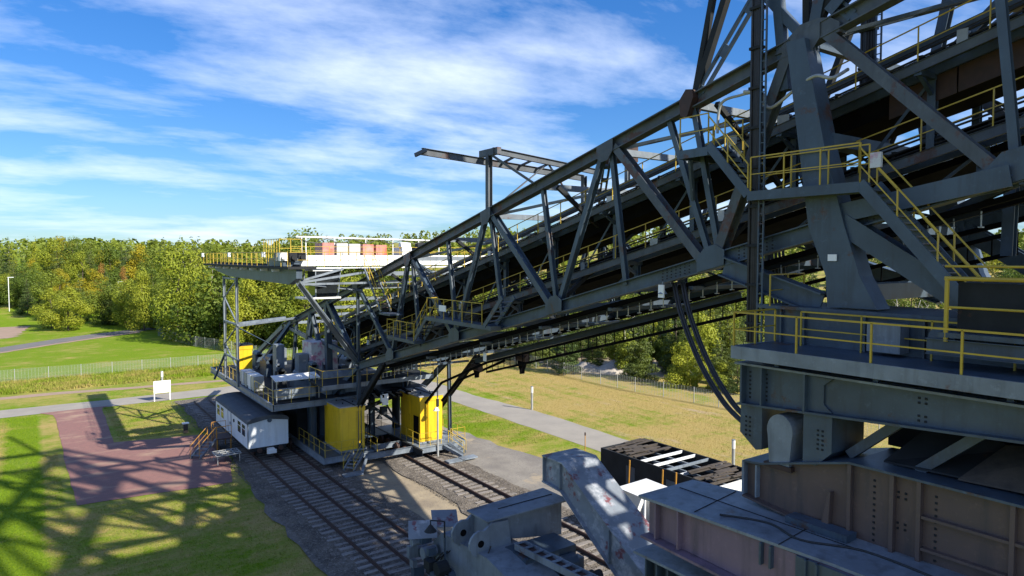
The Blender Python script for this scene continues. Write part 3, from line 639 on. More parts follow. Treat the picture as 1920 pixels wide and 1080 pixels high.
# tower legs and their bracing up to the head (above the frame) and the outline of the upper works
for X in (XN, XF):
    member(BR, 'tower_leg', (X, 12.4, 23.0), (X, 8.0, 46), .36, .36, 'steel'); member(BR, 'tower_leg', B(X, 2.0, HU), (X, 5.5, 46), .6, .6, 'steel')
    for a, b, c, d in ((23.5, 10.5, 30, 6.0), (30, 10.6, 37, 5.0), (37, 9.3, 45, 5.8)): member(BR, 'tower_brace', (X, b + 1.4, a), (X, d - 1.5 if a < 30 else d, c), .35, .35, 'steel')
for z in (30, 37, 45): member(BR, 'tower_tie', (XN, 10.2 - (z - 30) * .13, z), (XF, 10.2 - (z - 30) * .13, z), .5, .5, 'steel'); member(BR, 'tower_tie', (XN, 3.6, z), (XF, 3.6, z), .4, .4, 'steel')
for X in (XN, XF):
    member(BR, 'back_stay', (X, 6.5, 45.5), B(X, -17, HU), .35, .35, 'steel'); member(BR, 'fore_stay', (X, 7.5, 45.5), B(X, 17.2, HU), .25, .25, 'dark', 'B')
    member(BR, 'upper_boom', (X, 6, 40), (X, -22, 47), .8, .8, 'steel'); member(BR, 'upper_boom', (X, 6, 46), (X, -22, 53), .6, .6, 'steel')
    for k in range(5): member(BR, 'boom_lacing', (X, 6 - k * 5.6, 40 + k * 1.4), (X, 3.2 - k * 5.6, 46.7 + k * 1.4), .4, .4, 'steel'); member(BR, 'boom_lacing', (X, 3.2 - k * 5.6, 46.7 + k * 1.4), (X, .4 - k * 5.6, 41.4 + k * 1.4), .4, .4, 'steel')
mb = MB(); mb.box((21.2, -13, 28.0), (27.8, -2.5, 33.5)); mb.build('added_shade_house', M['steel'], BR)  # invented house out of view, with deck and legs, added to shade the lawn
mb = MB(); mb.box((20.6, -14, 27.7), (28.2, 4, 27.95)); mb.build('added_shade_deck', M['steel'], BR)
for X in (20.8, 28.0):
    for y in (-13, -6, 1): member(BR, 'added_shade_leg', B(X, y, HU), (X, y, 27.7), .35, .35, 'steel')
# cable masts with ladders
def cable_mast(x, y, z0, z1, w):
    mb = MB(); r3 = random.Random(int(y * 7))
    for k in range(9):
        yy = y + (k - 4) * w / 9; mb.tube((x + r3.uniform(-.05, .05), yy, z0), (x + r3.uniform(-.05, .05), yy + .02, z1), .042, 6)
    mb.box((x + .06, y - w / 2, z0), (x + .10, y + w / 2, z1)); o = mb.build('cable_bundle', M['hose'], BR)
    mb = MB(); 
    for dy in (-.34, -.16): mb.bar((x - .1, y + dy - w / 2 + .1, z0), (x - .1, y + dy - w / 2 + .1, z1), .05)
    z = z0
    while z < z1: mb.bar((x - .1, y - .34 - w / 2 + .1, z), (x - .1, y - .16 - w / 2 + .1, z), .03); z += .33
    mb.build('mast_ladder', M['steel'], BR); z = z0 + .6
    mb = MB(); mb.box((-.12, -w / 2 - .05, 0), (.12, w / 2 + .05, .09)); cme = mb.mesh('cable_clamp', M['dark'])
    while z < z1: link('cable_clamp', cme, BR, Matrix.Translation((x, y, z))); z += 1.3
cable_mast(19.75, 14.05, 13.1, 30, .36)
cable_mast(24.0, 12.6, 20.6, 30, .5)
# festoon hoses looping down to the girder end
def loop(pts, r, nm, parent=BR, m='hose', n=16):
    P_ = [Vector(p) for p in pts]; out = []
    for i in range(len(P_) - 1):
        a, b, c, d = P_[max(i - 1, 0)], P_[i], P_[i + 1], P_[min(i + 2, len(P_) - 1)]
        for k in range(n):
            t = k / n; out.append(.5 * ((2 * b) + (c - a) * t + (2 * a - 5 * b + 4 * c - d) * t * t + (-a + 3 * b - 3 * c + d) * t ** 3))
    out.append(P_[-1]); mb = MB(); mb.path(out, r, 8); return mb.build(nm, M[m], parent)
for dx in (0, 5, 16, 21): loop([onX(1262 + dx, 530, 20.6), onX(1275 + dx, 590, 20.2), onX(1310 + dx, 680, 19.6), onX(1355 + dx, 755, 19.0), onX(1400 + dx, 800, 18.6)], .055, 'hanging_hose')
for k in range(5): loop([onX(1440 + k * 7, 470, 22.5), onX(1447 + k * 7, 560, 22.3), onX(1455 + k * 7, 640, 22.0), onX(1462 + k * 7, 720, 21.6)], .05, 'hanging_hose')
# light bent pipe loops over the chord (photo 1340-1480, 160-260)
loop([onX(1345, 250, XN), onX(1352, 195, XN), onX(1390, 178, XN), onX(1420, 172, XN)], .05, 'conduit', m='galv')
loop([onX(1395, 172, XN - .3), onX(1428, 174, XN - .3), onX(1432, 193, XN - .3), onX(1450, 200, XN - .3), onX(1500, 160, XN - .4), onX(1530, 142, XN - .6), onX(1560, 146, XN - .6), onX(1590, 130, XN)], .055, 'conduit', m='galv')

# stairs and landings round the pylon
def landing(x0, x1, y0, y1, z, m='steel'):
    mb = MB(); mb.box((x0, y0, z - .06), (x1, y1, z)); mb.build('landing_deck', M['dark'], BR)
    for a, b in (((x0, y0), (x0, y1)), ((x1, y0), (x1, y1)), ((x0, y0), (x1, y0)), ((x0, y1), (x1, y1))):
        member(BR, 'landing_edge', (a[0], a[1], z - .1), (b[0], b[1], z - .1), .08, .3, m, 'B', ref=(1, 0, 0) if a[0] == b[0] else (0, 1, 0))
XS = 19.3
la = onX(1275, 285, XS); lb = onX(1328, 272, XS); lc = onX(1402, 365, XS); ld = onX(1612, 350, XS); le = onX(1840, 600, XS)
landing(XS, XN + .8, lb.y, la.y, lb.z - .1)
landing(XS, XN - .6, ld.y, lc.y, lc.z + .05)
stairs(BR, lb, lc, (.9, 0, 0), 9, 'steel', 'dark', sw=.3)
railing(BR, [(XS, la.y, lb.z), (XS, lb.y, lb.z)], 1.1, 1.2, 'yellow'); railing(BR, [(XN + .8, la.y, lb.z), (XN + .8, lb.y, lb.z)], 1.1, 1.2, 'yellow')
railing(BR, [(XS, lc.y - .1, lc.z + .1), (XS, ld.y, lc.z + .1)], 1.1, 1.3, 'yellow'); railing(BR, [(XN - .6, lc.y, lc.z + .1), (XN - .6, ld.y, lc.z + .1)], 1.1, 1.3, 'yellow')
stairs(BR, (XS, ld.y, lc.z + .05), le, (.95, 0, 0), 19, 'steel', 'steel_rusty', sw=.32)
member(BR, 'landing_bracket', (XS + .2, la.y - .3, la.z - .3), onX(1300, 380, XN), .12, .12, 'steel', 'B')
mb = MB(); c = onX(1643, 300, XS); mb.cbox(c, (.1, .3, .42)); mb.build('warning_plate', M['graffiti'], BR)

# deck in front of the pylon, its base girder and railings
mb = MB(); mb.box((19.7, -18, 12.75), (22.3, 13.55, 14.3)); mb.build('pylon_base_girder', M['steel'], BR)
mb = MB(); mb.box((19.55, -18, 14.3), (22.45, 13.75, 14.40)); mb.build('girder_flange', M['steel'], BR)
for y in (12.9, 12.1, 10.2, 8.6, 6.2, 4.2, 2, 0): mb = MB(); mb.box((19.58, y - .03, 12.8), (19.7, y + .03, 14.3)); mb.build('web_stiffener', M['steel'], BR)
mb = MB(); mb.box((17.5, -18, 13.16), (19.7, 13.1, 13.24)); mb.build('walkway_deck', M['steel'], BR)
mb = MB(); mb.box((17.44, -18, 12.88), (17.52, 13.16, 13.26)); mb.build('deck_edge_channel', M['steel_light'], BR)
mb = MB(); mb.box((17.52, 13.1, 12.9), (19.7, 13.17, 13.26)); mb.build('deck_edge_channel', M['steel_light'], BR)
for y in (11.9, 9.0, 6, 3, 0): mb = MB(); mb.box((17.9, y - .07, 12.7), (18.05, y + .07, 13.16)); mb.build('deck_bearer', M['steel'], BR)
railing(BR, [(17.5, 13.1, 13.24), (17.5, -14, 13.24)], 1.05, 2.05, 'yellow', .03)
railing(BR, [(17.5, 13.1, 13.24), (19.6, 13.1, 13.24)], 1.05, 1.0, 'yellow', .03)
railing(BR, [(19.3, 12.0, 13.24), (19.3, 6.4, 13.24)], 1.05, 1.9, 'yellow', .028)
railing(BR, [(19.3, 13.1, 14.4), (22, 13.6, 14.4)], 1.0, 1.3, 'yellow', .025)
mb = MB(); mb.cbox((19.3, 9.4, 13.75), (.5, .9, .8)); mb.build('motor_cabinet', M['steel_light'], BR)
mb = MB(); mb.tube((19.2, 8.0, 13.85), (19.7, 8.0, 13.85), .33, 16); mb.tube((19.1, 8.0, 13.85), (19.2, 8.0, 13.85), .2, 12); mb.build('brake_drum', M['steel'], BR)
mb = MB(); mb.tube((20.4, 6.6, 14.75), (20.4, 2.0, 14.75), .5, 14); mb.build('cross_shaft', M['steel'], BR)
# control cubicle with yellow frame at the stair foot
c0 = onX(1840, 600, 18.6)
mb = MB(); mb.box((18.3, 3.2, 14.0), (20.6, 7.7, 14.12)); mb.build('cubicle_floor', M['steel'], BR)
mb = MB(); mb.box((18.6, 3.2, 14.12), (20.6, 7.4, 15.35)); mb.build('cubicle_wall', M['dark'], BR)
for y in (7.55, 5.6, 3.6): mb = MB(); mb.tube((18.35, y, 13.9), (18.35, y, 15.5), .055, 8); mb.build('frame_post', M['yellow'], BR)
for z, r in ((15.45, .055), (14.75, .03), (15.75, .03)): mb = MB(); mb.tube((18.35, 7.6, z), (18.35, 3.2, z), r, 8); mb.build('frame_rail', M['yellow'], BR)
member(BR, 'cubicle_beam', (18.4, 8.0, 13.75), (18.4, 0, 13.75), .2, .4, 'steel', 'I')
member(BR, 'corner_post', onX(1897, 350, 23), onX(1890, 480, 23), .3, .3, 'steel')

# ------------------------------------------------------------------ far end of the bridge: machine deck, portal, tower, crane
# machine deck over the white wagon
DZ = 4.75
mb = MB(); mb.box((14.7, 52.4, DZ - .06), (27.6, 74, DZ)); mb.build('machine_deck', M['dark'], BR)
for p, q in (((14.6, 52.2), (14.6, 74)), ((27.6, 52.2), (27.6, 74))): member(BR, 'deck_girder', (*p, DZ - .25), (*q, DZ - .25), .2, .5, 'steel_light', 'I')
for y in (52.25, 57, 62, 67, 73): member(BR, 'deck_cross_girder', (14.7, y, DZ - .28), (27.5, y, DZ - .28), .22, .45, 'steel_light' if y < 53 else 'steel', 'I', ref=(0, 1, 0))
railing(BR, [(14.65, 57.5, DZ), (14.65, 52.3, DZ), (18.8, 52.3, DZ)], 1.05, 1.2, 'yellow', .024)
railing(BR, [(14.65, 73, DZ), (14.65, 63.5, DZ)], 1.05, 1.4, 'yellow', .024)
for i, y in enumerate((58.2, 59.3, 60.5, 61.7)):
    mb = MB(); mb.box((14.75, y, DZ + .25), (15.6, y + .95, DZ + 1.25)); mb.box((14.8, y + .1, DZ), (15.5, y + .85, DZ + .25))
    mb.build('switch_cabinet', M['white' if i % 2 else 'galv'], BR)
mb = MB(); mb.box((15.2, 53.0, DZ + .15), (18.2, 53.9, DZ + .85)); mb.build('grey_bench_box', M['steel_light'], BR)
mb = MB(); mb.add([(15.0, 52.8, 6.35), (18.5, 52.8, 6.35), (18.5, 54.1, 6.6), (15.0, 54.1, 6.6), (15.0, 52.8, 6.41), (18.5, 52.8, 6.41), (18.5, 54.1, 6.66), (15.0, 54.1, 6.66)], [(0, 3, 2, 1), (4, 5, 6, 7), (0, 1, 5, 4), (1, 2, 6, 5), (2, 3, 7, 6), (3, 0, 4, 7)]); mb.build('lean_to_roof', M['white'], BR)
for x in (15.1, 18.4):
    for y in (52.9, 54.0): member(BR, 'lean_to_post', (x, y, DZ), (x, y, 6.4), .07, .07, 'galv', 'B')
mb = MB(); mb.box((17.3, 60.5, DZ), (18.0, 61.6, 8.2)); mb.build('tall_cabinet', M['steel_light'], BR)
mb = MB(); mb.box((18.4, 57.8, DZ), (19.2, 58.9, 7.6)); mb.build('tall_cabinet', M['steel_light'], BR)
mb = MB(); mb.box((19.3, 57.2, DZ + .2), (21.6, 59.6, 8.6)); mb.build('switch_house', M['graffiti'], BR)
mb = MB(); mb.tube((19.4, 54.2, 5.9), (21.6, 54.2, 5.9), .75, 16); mb.cbox((20.5, 54.2, 5.2), (2.6, 1.2, .9)); mb.build('drive_drum', M['steel_light'], BR)
rnd = random.Random(11)
for k in range(26):
    x, y = rnd.uniform(16, 27), rnd.uniform(55, 73); w, d, h = rnd.uniform(.4, 1.4), rnd.uniform(.4, 1.6), rnd.uniform(.6, 2.2)
    mb = MB(); mb.box((x, y, DZ), (x + w, y + d, DZ + h)); mb.tube((x + w * .5, y, DZ + h), (x + w * .5, y + d, DZ + h), w * .35, 10); mb.build('drive_unit', M[rnd.choice(['steel', 'steel_light', 'dark', 'steel'])], BR)
mb = MB(); mb.box((17.6, 49.8, 6.1), (27, 52.8, 6.2)); mb.build('gallery_deck', M['dark'], BR)
member(BR, 'gallery_edge', (17.6, 49.8, 6.05), (27, 49.8, 6.05), .1, .34, 'steel_light', 'B', ref=(0, 1, 0))
railing(BR, [(17.6, 52.8, 6.2), (17.6, 49.8, 6.2), (20.0, 49.8, 6.2), (27, 49.8, 6.2)], 1.15, 1.2, 'yellow', .024)
for x in (18, 20.4, 23, 26): member(BR, 'support_post', (x, 53.2, 1.0), (x, 53.2, 6.0), .42, .42, 'steel')
for x in (18.6, 19.6, 21.4, 22.2): member(BR, 'deck_support', (x, 55.5, .9), (x, 55.5, DZ - .3), .5, .3, 'steel', 'B')
# end frame of the truss coming down onto the deck
for X in (XN, XF):
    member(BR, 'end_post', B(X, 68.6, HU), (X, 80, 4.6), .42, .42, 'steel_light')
    member(BR, 'end_post', B(X, 66.0, HU), (X - 2.2, 70.0, DZ), .36, .36, 'steel')
    member(BR, 'end_strut', B(X, 60.3, HU - .1), (X, 62.5, 4.9), .44, .44, 'steel'); member(BR, 'end_strut', B(X, 60.3, HU - .1), (X, 56.2, 5.2), .36, .36, 'steel')
    member(BR, 'end_strut', B(X, 56.2, HU - .1), (X, 56.0, 5.0), .5, .5, 'steel'); member(BR, 'end_strut', B(X, 56.0, HU), B(X, 49.8, .2), .42, .42, 'steel')
    member(BR, 'end_strut', (X, 57.5, 8.6), B(X, 49.8, .6), .32, .36, 'steel'); member(BR, 'end_strut', B(X, 68, HU), (X, 57.5, 8.2), .3, .3, 'steel_light')
    member(BR, 'end_strut', B(X, 64.5, HU), (X, 66, DZ), .26, .26, 'steel')
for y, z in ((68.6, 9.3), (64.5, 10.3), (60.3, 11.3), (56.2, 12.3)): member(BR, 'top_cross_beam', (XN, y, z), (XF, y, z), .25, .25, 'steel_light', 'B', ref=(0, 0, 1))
# portal legs from the first lower node to the carriage
for X in (XN, XF):
    member(BR, 'portal_leg', B(X, 49.64, 0), (X, 49.5, 1.0), .26, .26, 'steel', 'H')
    member(BR, 'portal_brace', B(X, 49.6, -.1), (X - .6 if X == XN else X, 54.8, 4.0), .4, .4, 'steel'); member(BR, 'portal_brace', (X, 53.5, 1.1), B(X, 45.0, -.4), .36, .36, 'dark')
mb = MB(); mb.tube((25.8, 54.4, 1.0), (25.8, 54.4, 8.0), .36, 14); mb.build('central_column', M['dark'], BR)
mb = MB(); mb.tube((25.8, 54.4, 3.9), (25.8, 54.4, 4.5), .4, 14, 1.3); mb.tube((25.8, 54.4, 4.5), (25.8, 54.4, 5.2), 1.3, 16, 1.3); mb.build('column_head', M['dark'], BR)
mb = MB()
for k in range(7): mb.bar((21 + k * .8, 50.2, 4.6 + .1 * (k % 3)), (23 + k * .6, 57, 4.5), .35, .25)
mb.build('hose_bundle', M['black'], BR)
for a, b in (((25.8, 54.2, 1.4), (22.0, 51.4, 4.0)), ((25.8, 54.2, 1.4), (24.0, 53.6, 4.2)), ((25.8, 54.2, 1.4), (28.0, 56.5, 4.2))): laced(BR, 'column_brace', a, b, .3, 'steel')
member(BR, 'column_tie', (21.2, 50.6, 3.9), (25.6, 54.0, 3.9), .16, .3, 'dark', 'B')
mb = MB(); mb.cbox((22.9, 50.3, 4.5), (.5, .12, .9)); mb.build('small_sign', M['white_clean'], BR)
mb = MB(); mb.cbox((22.8, 50.4, 3.6), (.5, .4, .6)); mb.build('junction_box', M['dark'], BR)
# carriage frame with stairs down to the ground, over the right-hand track
CZ = 1.0
mb = MB(); mb.box((17.4, 49.0, CZ - .08), (21.4, 55.5, CZ)); mb.build('carriage_deck', M['steel'], BR)
mb = MB(); mb.box((24.3, 47.4, CZ - .08), (28.6, 55.5, CZ)); mb.build('carriage_deck', M['steel_light'], BR)
mb = MB(); mb.box((21.4, 52.8, CZ - .08), (24.3, 55.5, CZ)); mb.build('carriage_deck', M['steel'], BR)
for p, q, mm in (((17.4, 48.95), (17.4, 66), 'steel_light'), ((21.4, 48.3), (21.4, 55.5), 'steel'), ((24.3, 46.6), (24.3, 56), 'dark'), ((28.6, 47.4), (28.6, 55.5), 'steel')):
    member(BR, 'carriage_beam', (*p, CZ - .25), (*q, CZ - .25), .2, .5, mm, 'I')
for x0, x1, y in ((17.4, 21.4, 48.95), (20.3, 24.4, 48.2), (24.3, 28.6, 47.35), (21.4, 24.3, 50.3), (17.4, 28.6, 55.4)): member(BR, 'carriage_cross_beam', (x0, y, CZ - .25), (x1, y, CZ - .25), .18, .42, 'steel_light', 'I', ref=(0, 1, 0))
railing(BR, [(17.45, 55, CZ), (17.45, 49.0, CZ), (20.0, 49.0, CZ)], 1.05, 1.1, 'yellow', .022)
railing(BR, [(21.3, 48.3, CZ), (21.3, 52, CZ)], 1.05, 1.1, 'yellow', .022); railing(BR, [(24.5, 52, CZ), (24.5, 47.5, CZ), (26.4, 47.4, CZ)], 1.05, 1.1, 'yellow', .022)
railing(BR, [(27.4, 47.4, CZ), (28.6, 47.4, CZ), (28.6, 51, CZ)], 1.05, 1.1, 'yellow', .022); railing(BR, [(22.5, 55.4, CZ), (26, 55.4, CZ)], 1.05, 1.1, 'yellow', .022)
stairs(BR, (20.2, 48.3, CZ), (19.0, 47.3, .12), (-.55, .65, 0), 5, 'steel_light', 'steel_light'); member(BR, 'outrigger', (20.4, 48.15, CZ - .2), (19.35, 46.6, .2), .2, .26, 'steel_light', 'B')
stairs(BR, (27.0, 47.3, CZ), (27.9, 46.4, .12), (.5, .5, 0), 5, 'steel_light', 'steel_light'); member(BR, 'outrigger', (26.6, 47.3, CZ - .2), (27.3, 45.6, .25), .2, .26, 'steel_light', 'B')
for c in ((18.7, 46.8, .12), (27.6, 45.3, .2), (26.4, 45.3, .16)): mb = MB(); mb.cbox(c, (1.4, .7, .12)); mb.build('foot_plate', M['steel_light'], BR)
for x in (23.75, 25.25):
    for y in (48.6, 50.0, 51.6, 53.0, 54.6): mb = MB(); mb.tube((x - .1, y, .60), (x + .1, y, .60), .34, 16); mb.build('wheel', M['rail'], BR)
for x in (17.0,):
    for y in (56, 58, 60, 62, 64): mb = MB(); mb.tube((x - .1, y, .64), (x + .1, y, .64), .36, 16); mb.build('wheel', M['rail'], BR)
mb = MB(); mb.box((17.6, 56, .4), (20.5, 66, 4.3)); mb.build('ballast_casing', M['dark'], BR)
# gooseneck lamps
def gooseneck(parent, base, top, arm, m='steel'):
    base = Vector(base); mb = MB(); t = Vector((base.x, base.y, top)); mb.tube(base, t, .035, 8); e = t + Vector(arm); mb.tube(t, e, .03, 8); mb.tube(e, e - Vector((0, 0, .22)), .03, 6)
    mb.tube(e - Vector((0, 0, .2)), e - Vector((0, 0, .48)), .06, 12, .28); mb.build('gooseneck_lamp', M[m], parent)
gooseneck(BR, (20.95, 49.3, CZ), 3.75, (.85, -.3, .1), 'dark')
lp = thing('lamp_post', 'slim grey lamp post with small bell shade in front of the second yellow shed', 'lamp post', (26.0, 47.25, 0))
mb = MB(); mb.tube((26.0, 47.25, 0), (26.0, 47.25, 4.0), .09, 10, .07); mb.tube((26.0, 47.25, 4.0), (26.0, 47.25, 7.2), .055, 10, .045); mb.build('pole', M['galv'], lp)
mb = MB(); mb.tube((25.85, 47.2, 4.05), (25.85, 47.2, 3.8), .08, 12, .26); mb.build('lamp_shade', M['white'], lp); mb = MB(); mb.cbox((25.97, 47.2, 4.4), (.18, .16, .6)); mb.build('gear_box', M['dark'], lp)

# tower carrying the crane runway beam that runs along the track above the wagon
for y in (67.0, 62.3): member(BR, 'tower_post', (14.5, y, DZ - .2), (14.5, y, 14.15), .2, .24, 'steel_light', 'H')
for a, b in (((62.3, 13.9), (67, 12.2)), ((67, 12.2), (62.3, 10.1)), ((62.3, 9.9), (67, 7.9)), ((67, 7.9), (62.3, 6.0))): member(BR, 'tower_lacing', (14.5, *a), (14.5, *b), .1, .1, 'steel_light', 'B')
for z in (6.9, 10.0, 14.0): member(BR, 'tower_tie', (14.5, 67.2, z), (14.5, 62.1, z), .14, .16, 'steel_light', 'B')
member(BR, 'tower_strut', (14.5, 62.3, 10.1), (20.4, 68.2, 9.9), .2, .2, 'steel_light', 'B'); member(BR, 'tower_strut', (14.5, 62.3, 9.9), (20.4, 64.0, 10.2), .16, .16, 'steel_light', 'B'); member(BR, 'tower_strut', (14.5, 62.3, 9.8), (19.4, 66.5, 7.0), .08, .08, 'steel', 'B')
member(BR, 'tower_foot', (14.5, 67.0, 7.0), (13.8, 68.5, 4.4), .16, .16, 'steel', 'B')
mb = MB(); mb.prism([(71.2, 15.1), (45.2, 15.1), (45.2, 14.5), (46.8, 14.05), (64, 14.2), (69.0, 14.6)], 0, 14.3, 14.7); mb.build('runway_girder', M['steel'], BR)
mb = MB(); mb.prism([(72.0, 15.28), (45.0, 15.28), (45.0, 15.12), (72.0, 15.12)], 0, 13.7, 15.6); mb.build('runway_deck', M['dark'], BR)
for k in range(8): mb = MB(); mb.cbox((14.05, 70 - k * 3.0, 14.98), (.5, .14, .16)); mb.build('runway_bracket', M['white'], BR)
railing(BR, [(13.75, 72, 15.28), (13.75, 45.2, 15.28)], 1.0, 1.5, 'yellow', .024); railing(BR, [(15.5, 72, 15.28), (15.5, 52, 15.28)], 1.0, 1.5, 'yellow', .024); railing(BR, [(13.75, 72, 15.28), (15.5, 72, 15.28)], 1.0, .9, 'yellow', .024)
for y in (71.6, 60.8, 50.4): mb = MB(); mb.cbox((13.6, y, 16.1), (.2, .34, .36)); mb.build('lamp_box', M['white'], BR)
member(BR, 'runway_rail', (14.6, 72, 15.36), (14.6, 45.2, 15.36), .1, .14, 'dark', 'B')
# gantry crane spanning over the truss
CY = 47.4
for y in (CY, CY + 2.4): mb = MB(); mb.box((14.2, y - .2, 15.3), (34, y + .2, 16.05)); mb.build('crane_girder', M['white'], BR)
mb = MB(); mb.box((13.9, CY - .7, 15.3), (15.0, CY + 3.2, 15.85)); mb.build('crane_end_truck', M['steel'], BR)
for k, (x, y, m_) in enumerate(((13.9, CY - .6, 'white'), (14.5, CY - .8, 'dark'), (14.0, CY + .6, 'steel_light'), (15.2, CY - .5, 'dark'))):
    mb = MB(); mb.cbox((x, y, 15.95), (.5, .5, .55)); mb.tube((x, y - .4, 15.9), (x, y - .2, 15.9), .16, 10); mb.build('crane_motor', M[m_], BR)
mb = MB(); mb.box((14.2, CY - .95, 15.12), (31, CY - .2, 15.2)); mb.build('crane_walkway', M['white'], BR)
for i, x in enumerate((17.0, 18.05, 19.0, 20.05, 21.1)): mb = MB(); mb.box((x, CY + .3, 16.07), (x + .85, CY + 1.9, 16.95 - .03 * i)); mb.build('crane_panel', M['redwhite' if i in (0, 3, 4) else 'silver'], BR)
railing(BR, [(14.3, CY - .9, 15.2), (31, CY - .9, 15.2)], 1.05, 1.2, 'yellow', .024); railing(BR, [(14.6, CY - .2, 16.06), (31, CY - .2, 16.06)], .6, 1.4, 'yellow', .02)
railing(BR, [(13.7, CY + 3.2, 15.9), (13.7, CY - .6, 15.9), (15.2, CY - .6, 15.9)], 1.25, .6, 'yellow', .028)
mb = MB(); mb.tube((15.2, CY + .6, 17.35), (27, CY + .6, 17.2), .06, 8)
for x in (15.6, 15.9, 18, 20.4, 22.6, 24.8, 26.6): mb.bar((x, CY + .6, 16), (x, CY + .6, 17.3), .06)
mb.build('festoon_pipe', M['white'], BR)
for k in range(5): loop([(15.4 + k * 2, CY + .5, 17.25), (16.4 + k * 2, CY + .5, 16.95), (17.4 + k * 2, CY + .5, 17.25)], .025, 'festoon_cable')
for x, w in ((23.2, .8), (24.6, 1.0)): mb = MB(); mb.box((x, CY + .2, 16.06), (x + w, CY + 1.8, 16.7)); mb.tube((x, CY + .6, 16.8), (x + w, CY + .6, 16.8), .26, 10); mb.build('crane_winch', M['dark' if x > 24 else 'white'], BR)
# landing and steps from the crane down into the truss
mb = MB(); mb.box((19.3, 46.2, 15.0), (20.4, 47.3, 15.12)); mb.build('crane_landing', M['dark'], BR)
stairs(BR, (19.5, 46.2, 15.1), (19.5, 43.4, 12.2), (.75, 0, 0), 12, 'steel_light', 'rail', sw=.16)
mb = MB(); mb.box((19.4, 41.8, 12.0), (20.35, 43.5, 12.12)); mb.build('crane_landing', M['steel'], BR)
# struts of the runway end, and the driver cab hung below the crane
for x0, q in ((14.5, (20.2, 49.6, 7.9)), (14.5, (20.2, 49.8, 8.3))): member(BR, 'runway_strut', (x0, 45.4, 14.2), q, .3, .34, 'steel_light')
for p, q in (((14.6, 45.6, 14.2), (20.2, 46.5, 14.9)), ((14.6, 45.6, 14.1), (27, 45.6, 14.1)), ((15.0, 46.4, 14.3), (18, 46.4, 15.1)), ((14.6, 45.6, 14.2), (20.3, 48.6, 13.4))): member(BR, 'runway_brace', p, q, .14, .18, 'steel_light', 'B')
cab_ = MB(); cab_.box((15.2, 46.6, 13.0), (17.9, 48.4, 13.12)); cab_.build('cab_floor', M['white'], BR)
mb = MB(); mb.box((15.9, 46.6, 14.95), (18.0, 48.4, 15.08)); mb.build('cab_roof', M['white'], BR)
mb = MB(); mb.prism([(16.2, 13.14), (17.6, 13.14), (17.9, 14.93), (16.1, 14.93)], 1, 46.7, 48.3); mb.build('cab_glass', M['glass'], BR)
for x in (15.3, 16.1, 17.7): member(BR, 'cab_frame', (x, 46.65, 13.1), (x + (.2 if x > 17 else 0), 46.65, 15.0), .07, .07, 'steel_light', 'B')

# hook blocks on their trolleys
def hoist(px, py, label):
    p = onX(px, py, 24.6); t = thing('chain_hoist', label, 'hoist', (p.x, p.y, p.z - .9))
    top = zL(p.y) - 1.6
    mb = MB(); mb.cbox((p.x, p.y, top), (.6, .6, .35)); mb.tube((p.x - .2, p.y - .8, top - .05), (p.x - .2, p.y + .2, top - .05), .2, 12); mb.build('trolley', M['rail'], t)
    mb = MB(); 
    for d in (-.06, .06): mb.bar((p.x, p.y + d, p.z), (p.x, p.y + d, top), .03)
    mb.build('chain', M['dark'], t)
    mb = MB(); mb.prism([(p.y - .2, p.z), (p.y + .2, p.z), (p.y + .27, p.z - .2), (p.y + .24, p.z - .42), (p.y + .06, p.z - .72), (p.y + .05, p.z - .95), (p.y - .05, p.z - .95), (p.y - .06, p.z - .72), (p.y - .24, p.z - .42), (p.y - .27, p.z - .2)], 0, p.x - .16, p.x + .16)
    mb.build('hook_block', M['black'], t)
hoist(894, 682, 'black hook block hanging low over the dry field below the cable ladder')
hoist(979, 672, 'black hook block hanging in front of the far mesh fence')

